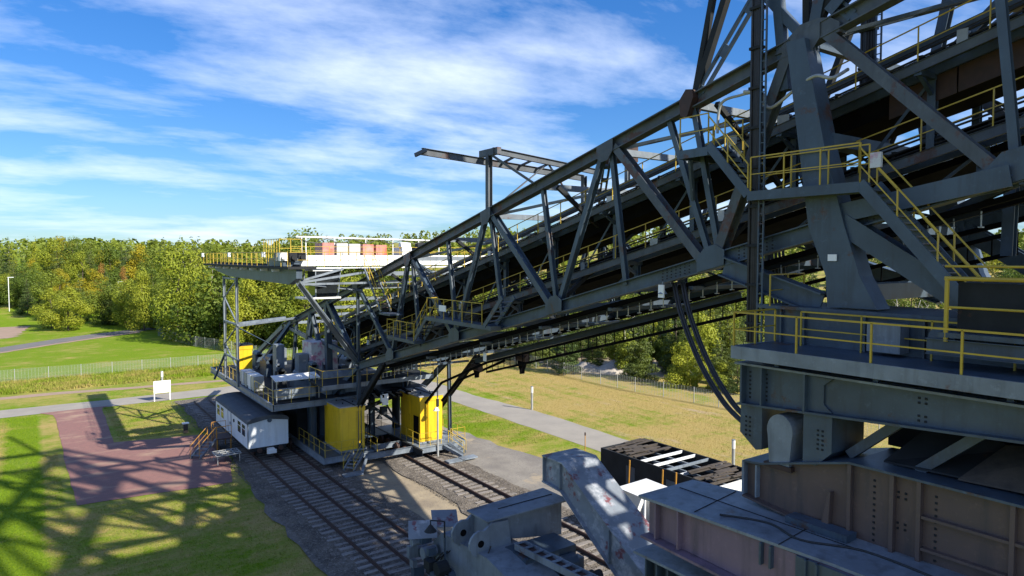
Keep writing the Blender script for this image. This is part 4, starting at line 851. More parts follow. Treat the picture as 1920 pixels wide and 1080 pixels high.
# ------------------------------------------------------------------ yellow sheds on the carriage
def shed(x0, x1, y0, y1, z0, z1, label, door=None, roof='grey_roof'):
    t = thing('yellow_shed', label, 'shed', ((x0 + x1) / 2, (y0 + y1) / 2, z0))
    mb = MB(); mb.box((x0, y0, z0), (x1, y1, z1 - .42)); mb.build('wall', M['shed_yellow'], t)
    mb = MB(); mb.box((x0 - .05, y0 - .05, z1 - .42), (x1 + .05, y1 + .05, z1 - .05)); mb.build('fascia', M['shed_yellow'], t)
    mb = MB(); mb.box((x0 - .1, y0 - .1, z1 - .05), (x1 + .1, y1 + .1, z1 + .03)); r = mb.build('roof', M[roof], t)
    mb = MB(); mb.box(((x0 + x1) / 2 + .15, y0 - .12, z1 + .03), ((x0 + x1) / 2 + .22, y1 + .1, z1 + .07)); mb.build('roof_seam', M['dark'], r)
    mb = MB()
    for x, y in ((.3, .3), (.3, .7), (.75, .35)): mb.tube((x0 + (x1 - x0) * x, y0 + (y1 - y0) * y, z1), (x0 + (x1 - x0) * x, y0 + (y1 - y0) * y, z1 + .14), .05, 8)
    mb.build('roof_stud', M['dark'], r)
    n = 4
    for k in range(1, n): mb = MB(); y = y0 + (y1 - y0) * k / n; mb.box((x0 - .012, y - .012, z0 + .02), (x0, y + .012, z1 - .45)); mb.build('panel_seam', M['shed_yellow'], t)
    for k in range(1, 3): mb = MB(); x = x0 + (x1 - x0) * k / 3; mb.box((x - .012, y0 - .012, z0 + .02), (x + .012, y0, z1 - .45)); mb.build('panel_seam', M['shed_yellow'], t)
    mb = MB(); mb.box((x0 - .15, y0 - .15, z0 - .12), (x1 + .15, y1 + .1, z0)); mb.build('plinth', M['steel_light'], t)
    if door:
        a, b = door; mb = MB(); mb.box((x0 - .02, a, z0 + .05), (x0 - .004, b, z0 + 2.0)); mb.build('door_opening', M['black'], t)
        mb = MB(); mb.box((x0 - .03, y1 - 1.7, z0 + 2.0), (x0 - .0, y1 - .5, z0 + 3.0)); mb.build('vent_panel', M['shed_yellow'], t)
        mb = MB(); mb.tube((x1 - 1.5, y0 - .06, z0), (x1 - 1.5, y0 - .06, z1 - .4), .045, 8); mb.tube((x1 - 1.3, y0 - .06, z0), (x1 - 1.3, y0 - .06, z1 - .4), .03, 8); mb.build('conduit', M['shed_yellow'], t)
    return t
shed(18.85, 20.8, 49.5, 52.9, 1.14, 4.5, 'closed yellow sheet-metal shed with grey roof between the two tracks')
shed(25.0, 27.0, 48.3, 51.8, 1.14, 4.8, 'yellow sheet-metal shed with dark open doorway over the two-rail track', (48.55, 49.45), 'grey_roof')
shed(16.2, 17.4, 69, 70.5, DZ + .14, DZ + 2.6, 'small yellow cabinet shed at the foot of the lattice tower', None, 'dark')

# ------------------------------------------------------------------ white wagon
wg = thing('work_wagon', 'white works wagon with arched dark grey roof parked on the three-rail track', 'railway wagon', (14.75, 59.6, .3))
wx0, wx1, wy0, wy1, wz0, wz1 = 13.2, 16.3, 54.1, 65.1, 1.15, 3.12
mb = MB(); n = 10; arc = [(wx1 + .0 - (wx1 - wx0) * k / n, wz1 + .45 * math.sin(math.pi * k / n) ** .8) for k in range(n + 1)]
mb.prism([(wx0, wz0), (wx1, wz0)] + arc, 1, wy0, wy1); mb.build('body', M['wagon_white'], wg)
mb = MB(); arc = [(14.75 + 1.62 * math.cos(math.pi * k / n), wz1 - .02 + .50 * math.sin(math.pi * k / n) ** .8) for k in range(n + 1)]
mb.prism(arc + [(14.75 - 1.60, wz1 - .06), (14.75, wz1 + .2), (14.75 + 1.60, wz1 - .06)], 1, wy0 - .08, wy1 + .08); mb.build('roof', M['roof_felt'], wg)
mb = MB(); mb.box((wx0 - .012, wy0 - .012, wz0 - .0), (wx0 + .06, wy0 + .06, wz1)); mb.build('corner_strip', M['steel_light'], wg)
def wwin(y0, y1, z0=1.98, z1=2.85):
    mb = MB(); mb.box((wx0 - .03, y0 - .06, z0 - .06), (wx0 - .003, y1 + .06, z1 + .06)); f_ = mb.build('window', M['white_clean'], wg)
    mb = MB(); mb.box((wx0 - .045, y0, z0), (wx0 - .032, y1, z0 + .52)); mb.build('pane', M['glass'], f_); mb = MB(); mb.box((wx0 - .045, y0, z0 + .58), (wx0 - .032, y1, z1)); mb.build('pane', M['glass'], f_)
for a, b in ((54.75, 55.65), (56.1, 57.0), (62.0, 62.9), (63.5, 64.4)): wwin(a, b)
mb = MB(); mb.box((wx0 - .03, 59.4, wz0 + .05), (wx0 - .003, 60.3, wz1 - .12)); d = mb.build('door', M['wagon_white'], wg); mb = MB(); mb.cbox((wx0 - .06, 59.55, 2.1), (.05, .06, .25)); mb.build('handle', M['dark'], d)
for y in (59.3, 60.35): mb = MB(); mb.box((wx0 - .035, y, wz0), (wx0 - .002, y + .04, wz1 - .08)); mb.build('door_seam', M['steel'], wg)
mb = MB(); mb.tube((wx0 - .06, 58.35, 2.55), (wx0, 58.35, 2.55), .14, 12); mb.build('side_lamp', M['dark'], wg)
mb = MB(); mb.tube((14.85, wy0 - .1, 3.2), (14.85, wy0, 3.2), .17, 14); mb.build('end_lamp', M['steel'], wg)
mb = MB(); mb.box((wx0 + .15, wy0 + .1, .85), (wx1 - .15, wy1 - .1, 1.14)); mb.build('underframe', M['dark'], wg)
mb = MB(); mb.box((wx0 + .2, wy0 - .05, .9), (wx1 - .2, wy0 + .1, 1.14)); mb.build('headstock', M['dark'], wg)
mb = MB(); mb.box((14.6, wy0 - .5, .75), (15.1, wy0 - .04, 1.05)); mb.box((14.5, wy0 - .62, .7), (15.2, wy0 - .45, .98)); mb.build('coupler', M['white'], wg)
for x in (14.0, 15.6): mb = MB(); mb.tube((x, wy0 - .3, 1.0), (x, wy0 - .04, 1.0), .08, 10); mb.tube((x, wy0 - .36, 1.0), (x, wy0 - .3, 1.0), .2, 14); mb.build('buffer', M['rail'], wg)
for y in (55.6, 57.3, 62.0, 63.7):
    for x in (14.0, 15.5): mb = MB(); mb.tube((x - .07, y, .76), (x + .07, y, .76), .46, 18); w_ = mb.build('wheel', M['rail'], wg); mb = MB(); mb.tube((x - .1, y, .76), (x + .1, y, .76), .16, 10); mb.build('hub', M['dark'], w_)
# steps up to the wagon door, with ochre handrails
st = thing('wagon_stairs', 'steel steps with ochre handrails leading up to the white wagon door', 'stairs', (11.4, 58.6, 0))
mb = MB(); mb.box((11.9, 58.7, 1.02), (13.12, 60.7, 1.1)); mb.build('landing', M['rail'], st)
mb = MB(); mb.box((11.95, 58.75, .1), (12.05, 60.6, 1.0)); mb.build('landing_panel', M['rail'], st)
for x, y in ((11.95, 58.75), (13.0, 58.75), (11.95, 60.65), (13.0, 60.65)): mb = MB(); mb.box((x - .04, y - .04, 0), (x + .04, y + .04, 1.02)); mb.build('leg', M['orange'], st)
railing(st, [(13.05, 60.7, 1.1), (11.92, 60.7, 1.1), (11.92, 59.9, 1.1)], 1.0, .8, 'orange', .026); railing(st, [(13.05, 58.7, 1.1), (11.92, 58.7, 1.1)], 1.0, .8, 'orange', .026)
stairs(st, (11.9, 58.8, 1.1), (10.35, 57.4, .05), (-.55, .62, 0), 6, 'steel_light', 'steel_light', 'orange', sw=.2)
rk = thing('metal_grid_table', 'low white metal grid table standing beside the wagon steps', 'table', (12.0, 55.6, 0))
mb = MB()
for k in range(5): mb.bar((11.1 + k * .45, 54.9, .74), (11.1 + k * .45, 56.5, .74), .05)
for k in range(4): mb.bar((11.1, 54.9 + k * .53, .74), (12.9, 54.9 + k * .53, .74), .05)
mb.build('grid_top', M['galv'], rk)
mb = MB(); mb.box((11.15, 54.95, .66), (12.85, 56.45, .69)); mb.build('shelf_sheet', M['roof_felt'], rk)
for x, y in ((11.2, 55), (12.8, 55), (11.2, 56.4), (12.8, 56.4)): mb = MB(); mb.box((x - .025, y - .025, 0), (x + .025, y + .025, .66)); mb.build('leg', M['galv'], rk)

# ------------------------------------------------------------------ small things on the ground
sg = thing('notice_board', 'blank white notice board on two white posts beside the footpath', 'sign', (11.4, 83.45, 0))
mb = MB(); mb.box((10.55, 83.4, .9), (12.25, 83.46, 2.25)); mb.build('board', M['white_clean'], sg)
for x in (10.62, 12.18): mb = MB(); mb.box((x - .05, 83.46, 0), (x + .05, 83.54, 2.1)); mb.build('post', M['white_clean'], sg)
def bollard(x, y, h, r, label, head=True):
    t = thing('light_bollard', label, 'bollard light', (x, y, 0)); mb = MB(); mb.tube((x, y, 0), (x, y, h * .74), r, 14); mb.build('shaft', M['galv'], t)
    mb = MB(); mb.tube((x, y, h * .74), (x, y, h), r * 1.06, 14); mb.build('head', M['white_clean'], t); mb = MB(); mb.tube((x, y, h), (x, y, h + .04), r * 1.1, 14); mb.build('cap', M['steel_light'], t)
bollard(42.25, 56.5, 2.4, .12, 'tall pale cylindrical bollard light on the dry field beside the yard path')
bollard(42.1, 31.4, 2.4, .12, 'pale cylindrical bollard light standing behind the roofless dark hut')
bollard(12.2, 89.2, 2.4, .12, 'white-headed bollard light rising behind the white notice board')
wp = thing('marker_post', 'short brown wooden post with white cap on the lawn beside the wagon', 'post', (11.0, 67.0, 0))
mb = MB(); mb.box((10.8, 66.85, 0), (11.15, 67.15, .85)); mb.build('post', M['wood'], wp); mb = MB(); mb.box((10.7, 66.78, .85), (11.25, 67.22, .93)); mb.build('cap', M['white_clean'], wp)
def rod(px, py0, py1, label):
    p = onZ(px, py1); top = onY(px, py0, p.y); t = thing('marker_rod', label, 'rod', (p.x, p.y, 0)); mb = MB(); mb.tube((p.x, p.y, 0), (p.x, p.y, top.z), .035, 8); mb.build('rod', M['orange'], t); mb = MB(); mb.cbox((p.x, p.y, top.z - .12), (.09, .09, .24)); mb.build('tip', M['rail'], t)
rod(1097, 811, 854, 'thin yellow rod standing on the grass beside the yard path')

# fences: posts with mesh panels of welded wire
def fence(label, pts, h, step, dense=12, r=.035):
    P_ = [Vector(p) for p in pts]; t = thing('mesh_fence', label, 'fence', P_[0])
    pm = MB(); pm.box((-r, -r, 0), (r, r, h)); pme = pm.mesh('post', M['galv'])
    for i, (a, b) in enumerate(zip(P_[:-1], P_[1:])):
        n = max(1, round((b - a).length / step))
        for k in range(n):
            p, q = a.lerp(b, k / n), a.lerp(b, (k + 1) / n)
            link('post', pme, t, Matrix.Translation(p)); mb = MB(); w = .014
            for j in range(dense + 1): z = Vector((0, 0, .06 + (h - .12) * j / dense)); mb.bar(p + z, q + z, w)
            for j in range(1, 10): c = p.lerp(q, j / 10); mb.bar(c + Vector((0, 0, .05)), c + Vector((0, 0, h - .05)), w)
            mb.build('mesh_panel', M['wire'], t)
    link('post', pme, t, Matrix.Translation(P_[-1]))
fence('pale welded mesh fence crossing the green meadow beyond the footpath', [(-13, 108, 0), (23, 107, 0), (34, 107.5, 0)], 1.55, 3.7)
fence('grey mesh fence climbing towards the wood edge behind the lattice tower', [(20.3, 152, .1), (21.7, 140.6, 0), (23.3, 130.3, 0), (26.1, 121.7, 0), (28.6, 111, 0), (30, 107.6, 0)], 1.9, 3.0)
fence('long grey mesh fence along the dry field in front of the pine wood', [(60.5, 104, 0), (60.2, 90, 0), (58.0, 74, 0), (57.8, 63, 0), (57.8, 57, 0), (58.7, 49, 0), (59.4, 43, 0), (60.5, 30, 0)], 1.75, 3.3, 10)

# sand heaps and the old trailer behind the fence
def heap(x, y, rx, ry, h, label, seed):
    r_ = random.Random(seed); vs = []; fs = []; nr, na = 7, 22
    for i in range(nr):
        t = 1 - i / (nr - 1)
        for k in range(na):
            a = 2 * math.pi * k / na; j = 1 + r_.uniform(-.12, .12); vs.append((x + rx * t * j * math.cos(a), y + ry * t * j * math.sin(a), h * (1 - t) ** .85 * (1 + r_.uniform(-.12, .12)) - (.08 if i == 0 else 0)))
    for i in range(nr - 1):
        for k in range(na): fs.append((i * na + k, i * na + (k + 1) % na, (i + 1) * na + (k + 1) % na, (i + 1) * na + k))
    mb = MB(); mb.add(vs, fs); o = mb.build('rubble_heap', M['heap'], smooth=True); tag(o, label, 'rubble heap')
heap(63.8, 72.2, 2.2, 2.6, 1.5, 'smaller grey rubble heap next to the old flat trailer', 1)
heap(66.0, 69.2, 3.0, 3.2, 1.5, 'wider pale rubble heap nearest the young pines behind the fence', 2)
tr = thing('flat_trailer', 'rusty flat trailer with low board sides behind the mesh fence', 'trailer', (65.2, 81, 0))
mb = MB(); mb.box((63.8, 79, .8), (66.2, 84, .95)); mb.build('bed', M['rail'], tr)
for a, b in (((63.75, 79, .95), (63.82, 84, 1.45)), ((66.18, 79, .95), (66.25, 84, 1.45)), ((63.8, 78.95, .95), (66.2, 79.02, 1.45))): mb = MB(); mb.box(a, b); mb.build('side_board', M['brown'], tr)
for x in (63.95, 66.05):
    for y in (80, 83): mb = MB(); mb.tube((x - .1, y, .42), (x + .1, y, .42), .42, 16); mb.build('wheel', M['black'], tr)

# ------------------------------------------------------------------ roofless hut and white cab in the yard
ht = thing('roofless_hut', 'dark grey hut with collapsed board roof and bare rafters beside the yard path', 'hut', (34.1, 30, 0))
hx0, hx1, hy0, hy1, hz = 32.0, 36.3, 25.3, 34.8, 2.7
for a, b, mm in (((hx0, hy0, 0), (hx0 + .12, hy1, hz), 'dark'), ((hx1 - .12, hy0, 0), (hx1, hy1, hz), 'dark'), ((hx0 + .12, hy1 - .12, 0), (hx1 - .12, hy1, hz), 'dark'), ((hx0 + .12, hy0, 0), (hx1 - .12, hy0 + .12, hz - .25), 'white')):
    mb = MB(); mb.box(a, b); mb.build('wall', M[mm], ht)
for k in range(9):
    y = hy0 + .3 + k * (hy1 - hy0 - .6) / 8; mb = MB(); mb.box((hx0 + .1, y - .04, hz - .2), (hx1 - .1, y + .04, hz - .02)); mb.build('rafter', M['white' if k in (2, 4, 5) else 'steel_light' if k == 3 else 'wood'], ht)
for x in (33.4, 34.8): mb = MB(); mb.box((x - .05, hy0 + .1, hz - .4), (x + .05, hy1 - .1, hz - .24)); mb.build('purlin', M['steel_light'], ht)
r4 = random.Random(3)
for k in range(46):
    far = k < 26; y = r4.uniform(hy1 - 3.0, hy1 - .1) if far else r4.uniform(hy0 + .1, hy0 + 2.4); x = r4.uniform(hx0 + .1, hx1 - 1.6)
    mb = MB(); a = r4.uniform(-.12, .12); L = r4.uniform(1.0, 1.9); z = hz + r4.uniform(.0, .12); mb.bar((x, y, z), (min(x + L, hx1 + .05), y + a, z + r4.uniform(-.1, .06)), .05, r4.uniform(.14, .26), ref=(0, 0, 1)); mb.build('roof_board', M['wood'], ht)
mb = MB(); mb.box((hx0 + .12, hy0 + .12, .05), (hx1 - .12, hy1 - .12, .1)); mb.build('floor', M['black'], ht)
for y in (31.5, 28.0): mb = MB(); mb.box((hx0 - .03, y, .9), (hx0 - .003, y + .8, 2.1)); mb.build('wall_hatch', M['steel'], ht)
cb = thing('white_cab', 'small white cab with open side and rounded wheel arch beside the roofless hut', 'cab', (28.6, 27.2, 0))
mb = MB(); mb.add([(27.4, 26.2, 2.5), (29.6, 26.2, 2.55), (29.6, 28.2, 2.6), (27.4, 28.2, 2.55), (27.3, 26.1, 2.62), (29.7, 26.1, 2.68), (29.7, 28.3, 2.72), (27.3, 28.3, 2.66)], [(0, 3, 2, 1), (4, 5, 6, 7), (0, 1, 5, 4), (1, 2, 6, 5), (2, 3, 7, 6), (3, 0, 4, 7)]); mb.build('roof', M['white'], cb)
mb = MB(); mb.prism([(28.7, .3), (29.6, .3), (29.9, 1.5), (29.6, 2.5), (28.9, 2.5)], 1, 26.2, 26.28); mb.build('front_panel', M['white'], cb)
mb = MB(); mb.box((27.45, 28.1, .3), (29.5, 28.2, 2.55)); mb.build('back_panel', M['white'], cb); mb = MB(); mb.box((29.4, 26.3, .3), (29.5, 28.1, 1.6)); mb.build('side_panel', M['white'], cb)
for x, y in ((27.5, 26.3), (27.5, 28.1), (28.2, 26.25)): mb = MB(); mb.box((x - .05, y - .05, .3), (x + .05, y + .05, 2.52)); mb.build('pillar', M['white'], cb)
mb = MB(); mb.box((27.3, 26.1, .05), (29.7, 28.3, .32)); mb.build('floor', M['dark'], cb)
for px, a, b in ((1178, 862, 935), (1240, 880, 935), (1265, 885, 940)):
    p = onX(px, b, 30.5); q = onX(px, a, 30.5); t = thing('bent_yellow_bar', 'bent yellow guard bar standing between the white cab and the roofless hut', 'bar', (p.x, p.y, 0), group='yellow guard bars by the hut')
    mb = MB(); mb.path([(p.x - .5, p.y, .9), (p.x, p.y, 1.0), (p.x, p.y - .1, q.z)], .05, 8); mb.tube((p.x - .5, p.y, 0), (p.x - .5, p.y, .9), .05, 8); mb.build('bar', M['orange'], t)

# ------------------------------------------------------------------ girders of the main support in front
def plate_girder(t, pts, x0, x1, m, fl=.12, ft=.05, flange_m=None):
    """pts: outline (y, z) of the web plate; extruded x0..x1 with flanges along the first/last edges"""
    mb = MB(); mb.prism(pts, 0, x0, x1); return mb.build('web', M[m], t)
# grey plate girder under the deck
gg = thing('rocker_girder', 'dark blue-grey plate girder below the walkway deck, resting on a rocker bearing', 'girder', (18.8, 6, 10.2))
mb = MB(); mb.prism([(13.1, 12.66), (-16, 12.66), (-16, 12.3), (5.0, 11.95), (13.1, 11.45)], 0, 18.05, 19.6); mb.build('web', M['steel'], gg)
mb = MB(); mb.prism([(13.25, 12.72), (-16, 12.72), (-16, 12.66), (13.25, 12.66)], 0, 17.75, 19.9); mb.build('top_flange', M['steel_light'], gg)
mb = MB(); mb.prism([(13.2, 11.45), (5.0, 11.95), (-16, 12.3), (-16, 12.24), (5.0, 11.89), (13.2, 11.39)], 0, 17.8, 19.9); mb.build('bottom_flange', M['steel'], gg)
for y in (13.05, 12.35, 10.95, 4.8, 4.3, 0): zb = 11.45 + (13.1 - y) * .0617; mb = MB(); mb.box((17.8, y - .03, zb), (18.05, y + .03, 12.66)); mb.build('stiffener', M['steel'], gg)
mb = MB(); mb.prism([(10.6, 12.6), (10.2, 12.6), (10.45, 12.4), (10.45, 11.85), (10.2, 11.65), (10.6, 11.62), (10.95, 11.6), (10.95, 12.62)], 0, 17.98, 18.05); mb.build('splice_plate', M['steel'], gg)
for yc, zc in ((7.9, 12.4), (7.9, 11.95)): bolts(gg, [(yc + a, zc + b) for a in (-.08, .08) for b in (-.06, .06)], 18.05)
mb = MB(); mb.prism([(13.1, 11.42), (12.35, 11.42), (12.35, 10.15), (12.55, 10.1), (13.12, 10.55)], 0, 17.9, 19.6); mb.build('bearing_leg', M['steel'], gg)
mb = MB(); mb.prism([(11.0, 11.5), (10.15, 11.56), (10.15, 10.55), (10.6, 10.1), (11.0, 10.1)], 0, 17.9, 19.6); mb.build('bearing_leg', M['steel'], gg)
mb = MB(); n = 14; pr = []
for k in range(n + 1): a = R(200) + R(-220) * k / n; pr.append((11.72 + .42 * math.cos(a), 10.85 + .5 * math.sin(a)))
mb.prism(pr + [(12.05, 9.85), (11.4, 9.85)], 0, 17.85, 18.75); mb.build('rocker', M['steel_light'], gg)
mb = MB(); mb.box((17.8, 11.3, 9.72), (18.9, 12.2, 9.86)); mb.build('rocker_shoe', M['rail'], gg)
# brown primer girder
bg_ = thing('brown_box_girder', 'brown-primed box girder with welded ribs carrying the rocker bearing', 'girder', (18.9, 4, 8))
top = [(12.9, 9.66), (12.3, 9.72), (9.6, 10.42), (-16, 10.42)]; bot = [(-16, 6.6), (5.3, 7.9), (9.2, 8.25), (12.9, 8.65)]
mb = MB(); mb.prism(top + bot, 0, 18.0, 20.0); mb.build('web', M['brown'], bg_)
mb = MB(); mb.prism([(p[0], p[1] + .06) for p in top] + [(p[0], p[1]) for p in reversed(top)], 0, 17.78, 20.2); mb.build('top_flange', M['steel'], bg_)
mb = MB(); mb.prism([(p[0], p[1]) for p in bot] + [(p[0], p[1] - .06) for p in reversed(bot)], 0, 17.75, 20.2); mb.build('bottom_flange', M['brown'], bg_)
mb = MB(); mb.box((17.8, 12.88, 8.66), (20.2, 12.96, 9.7)); mb.build('end_plate', M['steel_light'], bg_)
mb = MB(); mb.box((17.82, 12.45, 8.66), (18.0, 12.5, 9.66)); mb.build('rib', M['steel_light'], bg_)
for px in (1597, 1677, 1728, 1905):
    y = onX(px, 950, 18).y; zb = 8.25 - (9.2 - y) * .09; mb = MB(); mb.box((17.82, y - .05, zb), (18.0, y + .05, 10.42)); mb.build('rib', M['brown'], bg_)
y = onX(1560, 950, 18).y; mb = MB(); mb.prism([(y + .25, 8.3), (y, 9.5), (y - .05, 9.5), (y + .0, 8.25)], 0, 17.8, 18.0); mb.build('gusset', M['brown'], bg_)
yr = onX(1728, 950, 18).y
for z in (9.55, 8.75): mb = MB(); mb.box((17.84, -16, z - .05), (18.0, yr - .06, z + .02)); mb.build('rib', M['brown'], bg_)
for yc, zc in ((8.3, 9.9), (8.3, 9.1)): bolts(bg_, [(yc + a, zc + b) for a in (-.09, .09) for b in (-.07, .07)], 18.0)
for yv in (9.0, 7.5): bolts(bg_, [(yv, 8.5 + .16 * k) for k in range(11)], 18.0)
for yv in (13.0, 12.42, 10.9): bolts(gg, [(yv - .12, 11.65 + .13 * k) for k in range(7)], 18.05)
bolts(gg, [(12.9 - .14 * (k % 2), 10.5 + .14 * (k // 2)) for k in range(10)], 17.9); bolts(gg, [(10.55 - .14 * (k % 2), 10.6 + .13 * (k // 2)) for k in range(10)], 17.9)
mb = MB(); mb.box((20.3, -16, 10.5), (22.6, 9.8, 12.6)); mb.build('dark_gap_backing', M['dark'], bg_)  # dark box added behind the belting so the gap looks shaded inside
# torn belts and sheet hanging in the gap above
rb = random.Random(9)
gp = thing('scrap_belting', 'dark torn conveyor belting and sheets lying on the brown girder', 'belting', (19.4, 6, 10.5))
for k in range(9):
    y = 9.0 - k * 1.6; mb = MB(); a = [(y + rb.uniform(-.2, .2), 10.52), (y - 2.2, 10.52 + rb.uniform(0, .1)), (y - 2.6, 11.1 + rb.uniform(0, .5)), (y - .7, 11.2 + rb.uniform(0, .4))]
    mb.add([(18.4, *a[0]), (18.5, *a[1]), (19.9, *a[2]), (19.8, *a[3]), (18.42, a[0][0], a[0][1] + .04), (18.52, a[1][0], a[1][1] + .04), (19.92, a[2][0], a[2][1] + .04), (19.82, a[3][0], a[3][1] + .04)], [(0, 3, 2, 1), (4, 5, 6, 7), (0, 1, 5, 4), (1, 2, 6, 5), (2, 3, 7, 6), (3, 0, 4, 7)])
    mb.build('belt_sheet', M['wood' if k % 2 else 'dark'], gp)
for y in (10.0, 8.2): mb = MB(); mb.bar((18.6, y, 10.45), (18.8, y - 1.6, 11.9), .25); mb.build('prop', M['steel'], gp)
# lilac girder below
lg = thing('lilac_box_girder', 'faded lilac box girder with wide blue-grey top plate under the brown girder', 'girder', (17.5, 8, 5))
mb = MB(); mb.prism([(15.05, 8.3), (-12, 8.3), (-12, 5.2), (10.6, 7.0), (13.6, 7.1), (15.05, 7.15)], 0, 15.95, 18.6); mb.build('web', M['lilac'], lg)
me_ = [(15.6, 15.2), (18.2, 15.2), (18.6, 13.4), (20.4, 12.0), (20.4, -12), (16.0, -12), (16.0, 9.0)]
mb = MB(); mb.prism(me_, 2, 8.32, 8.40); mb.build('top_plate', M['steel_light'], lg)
mb = MB(); mb.prism([(15.1, 7.14), (13.6, 7.08), (10.6, 6.98), (-12, 5.18), (-12, 5.1), (10.6, 6.9), (13.6, 7.0), (15.1, 7.06)], 0, 15.6, 18.7); mb.build('bottom_flange', M['lilac'], lg)
mb = MB(); mb.box((16.0, 15.06, 7.15), (18.5, 15.1, 7.6)); mb.box((16.0, 15.06, 7.9), (18.5, 15.1, 8.3)); mb.build('end_plate', M['lilac'], lg)
for y in (14.6, 13.7): mb = MB(); mb.box((15.72, y - .03, 7.13), (15.95, y + .03, 8.3)); mb.build('rib', M['lilac'], lg)
for y in (10.9, 10.6, 9.6, 9.3, 8.4): mb = MB(); mb.prism([(y + .03, 8.3), (y - .03, 8.3), (y - .03, 7.7), (y + .03, 7.7)], 0, 15.8, 15.95); mb.build('rib', M['steel'], lg)
mb = MB(); mb.box((15.88, 8.2, 7.0), (15.95, 9.9, 8.3)); mb.build('splice_plate', M['steel'], lg)
mb = MB(); mb.box((17.4, 9.4, 8.41), (17.9, 11.2, 8.6)); mb.build('cable_box', M['steel'], lg)
for a, b in (((15.9, 13.2), (18.4, 13.6)), ((15.9, 10.4), (19.6, 10.8)), ((17.2, 14.9), (17.3, 9.0))): mb = MB(); mb.bar((*a, 8.405), (*b, 8.405), .035, .015, ref=(0, 0, 1)); mb.build('weld_seam', M['dark'], lg)
loop([(16.3, 12.6, 8.43), (16.9, 11.4, 8.43), (16.6, 10.2, 8.43), (17.3, 8.8, 8.43), (17.1, 6.5, 8.43)], .03, 'loose_cable', lg)
# lower deck box
lo = thing('lower_box_beam', 'low ribbed steel box beam with flat blue-grey deck below the lilac girder', 'girder', (17, 11, 2))
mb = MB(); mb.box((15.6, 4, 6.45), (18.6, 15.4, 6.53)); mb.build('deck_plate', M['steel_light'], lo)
mb = MB(); mb.box((16.1, 4, 3.0), (18.4, 15.1, 6.45)); mb.build('web', M['steel'], lo)
for k in range(9): mb = MB(); y = 15.0 - k * .45; mb.box((15.75, y - .03, 5.6), (16.1, y + .03, 6.45)); mb.build('rib', M['steel'], lo)
# bent girder
bt = thing('bent_box_girder', 'kinked grey box girder with red primer patches sloping down to the lilac girder', 'girder', (19.4, 20, 3))
P1 = [(23.9, 7.05), (22.5, 7.05), (20.8, 5.95), (17.6, 4.0), (15.4, 2.7)]; P2 = [(15.4, 1.4), (17.9, 2.6), (20.4, 4.3), (22.6, 5.85), (23.9, 5.95)]
mb = MB(); mb.prism(P1 + P2, 0, 18.6, 20.2); mb.build('web', M['primer'], bt)
mb = MB(); mb.prism([(a, b + .06) for a, b in P1] + [(a, b) for a, b in reversed(P1)], 0, 18.42, 20.4); mb.build('top_plate', M['primer'], bt)
mb = MB(); mb.prism([(a, b) for a, b in P2] + [(a, b - .06) for a, b in reversed(P2)], 0, 18.42, 20.4); mb.build('bottom_plate', M['primer'], bt)
for y, z0, z1 in ((23.85, 5.95, 7.05), (22.7, 5.9, 7.05), (19.6, 3.75, 5.2)): mb = MB(); mb.box((18.45, y - .03, z0), (18.6, y + .03, z1)); mb.build('rib', M['steel_light'], bt)
# cross beam with lug plate
xb = thing('lug_cross_beam', 'grey-blue cross beam with a holed lug plate at its end over the three-rail track', 'girder', (17.2, 24, 3))
mb = MB(); mb.add([(15.3, 23.5, 4.1), (19.0, 23.2, 3.6), (19.0, 24.6, 3.6), (15.3, 24.7, 4.1), (15.3, 23.5, 4.95), (19.0, 23.2, 5.15), (19.0, 24.6, 5.15), (15.3, 24.7, 4.95)], [(0, 3, 2, 1), (4, 5, 6, 7), (0, 1, 5, 4), (1, 2, 6, 5), (2, 3, 7, 6), (3, 0, 4, 7)]); mb.build('web', M['steel_light'], xb)
mb = MB(); mb.add([(15.1, 23.3, 4.96), (19.2, 22.9, 5.16), (19.2, 24.8, 5.16), (15.1, 24.9, 4.96), (15.1, 23.3, 5.02), (19.2, 22.9, 5.22), (19.2, 24.8, 5.22), (15.1, 24.9, 5.02)], [(0, 3, 2, 1), (4, 5, 6, 7), (0, 1, 5, 4), (1, 2, 6, 5), (2, 3, 7, 6), (3, 0, 4, 7)]); mb.build('top_plate', M['steel_light'], xb)
mb = MB(); mb.bar((16.2, 24.1, 5.07), (19.0, 23.9, 5.21), .05); mb.build('seam_bar', M['dark'], xb)
for yy in (23.2, 24.6):
    pr = [(16.1, 4.9), (15.3, 4.95)]
    for k in range(9): a = R(70) + R(200) * k / 8; pr.append((14.75 + .55 * math.cos(a), 4.2 + .55 * math.sin(a)))
    pr += [(15.8, 3.5), (16.3, 3.7)]
    mb = MB(); mb.prism(pr, 1, yy, yy + .12); lug = mb.build('lug_plate', M['steel_light'], xb)
    mb = MB(); mb.tube((14.75, yy - .012, 4.2), (14.75, yy + .132, 4.2), .15, 16); mb.build('pin_hole', M['black'], lug)
mb = MB(); mb.box((15.8, 21.5, 2.8), (18.4, 23.0, 3.9)); mb.tube((16.2, 21.4, 3.2), (18.2, 21.4, 3.2), .45, 12); mb.build('gear_block', M['steel'], xb)
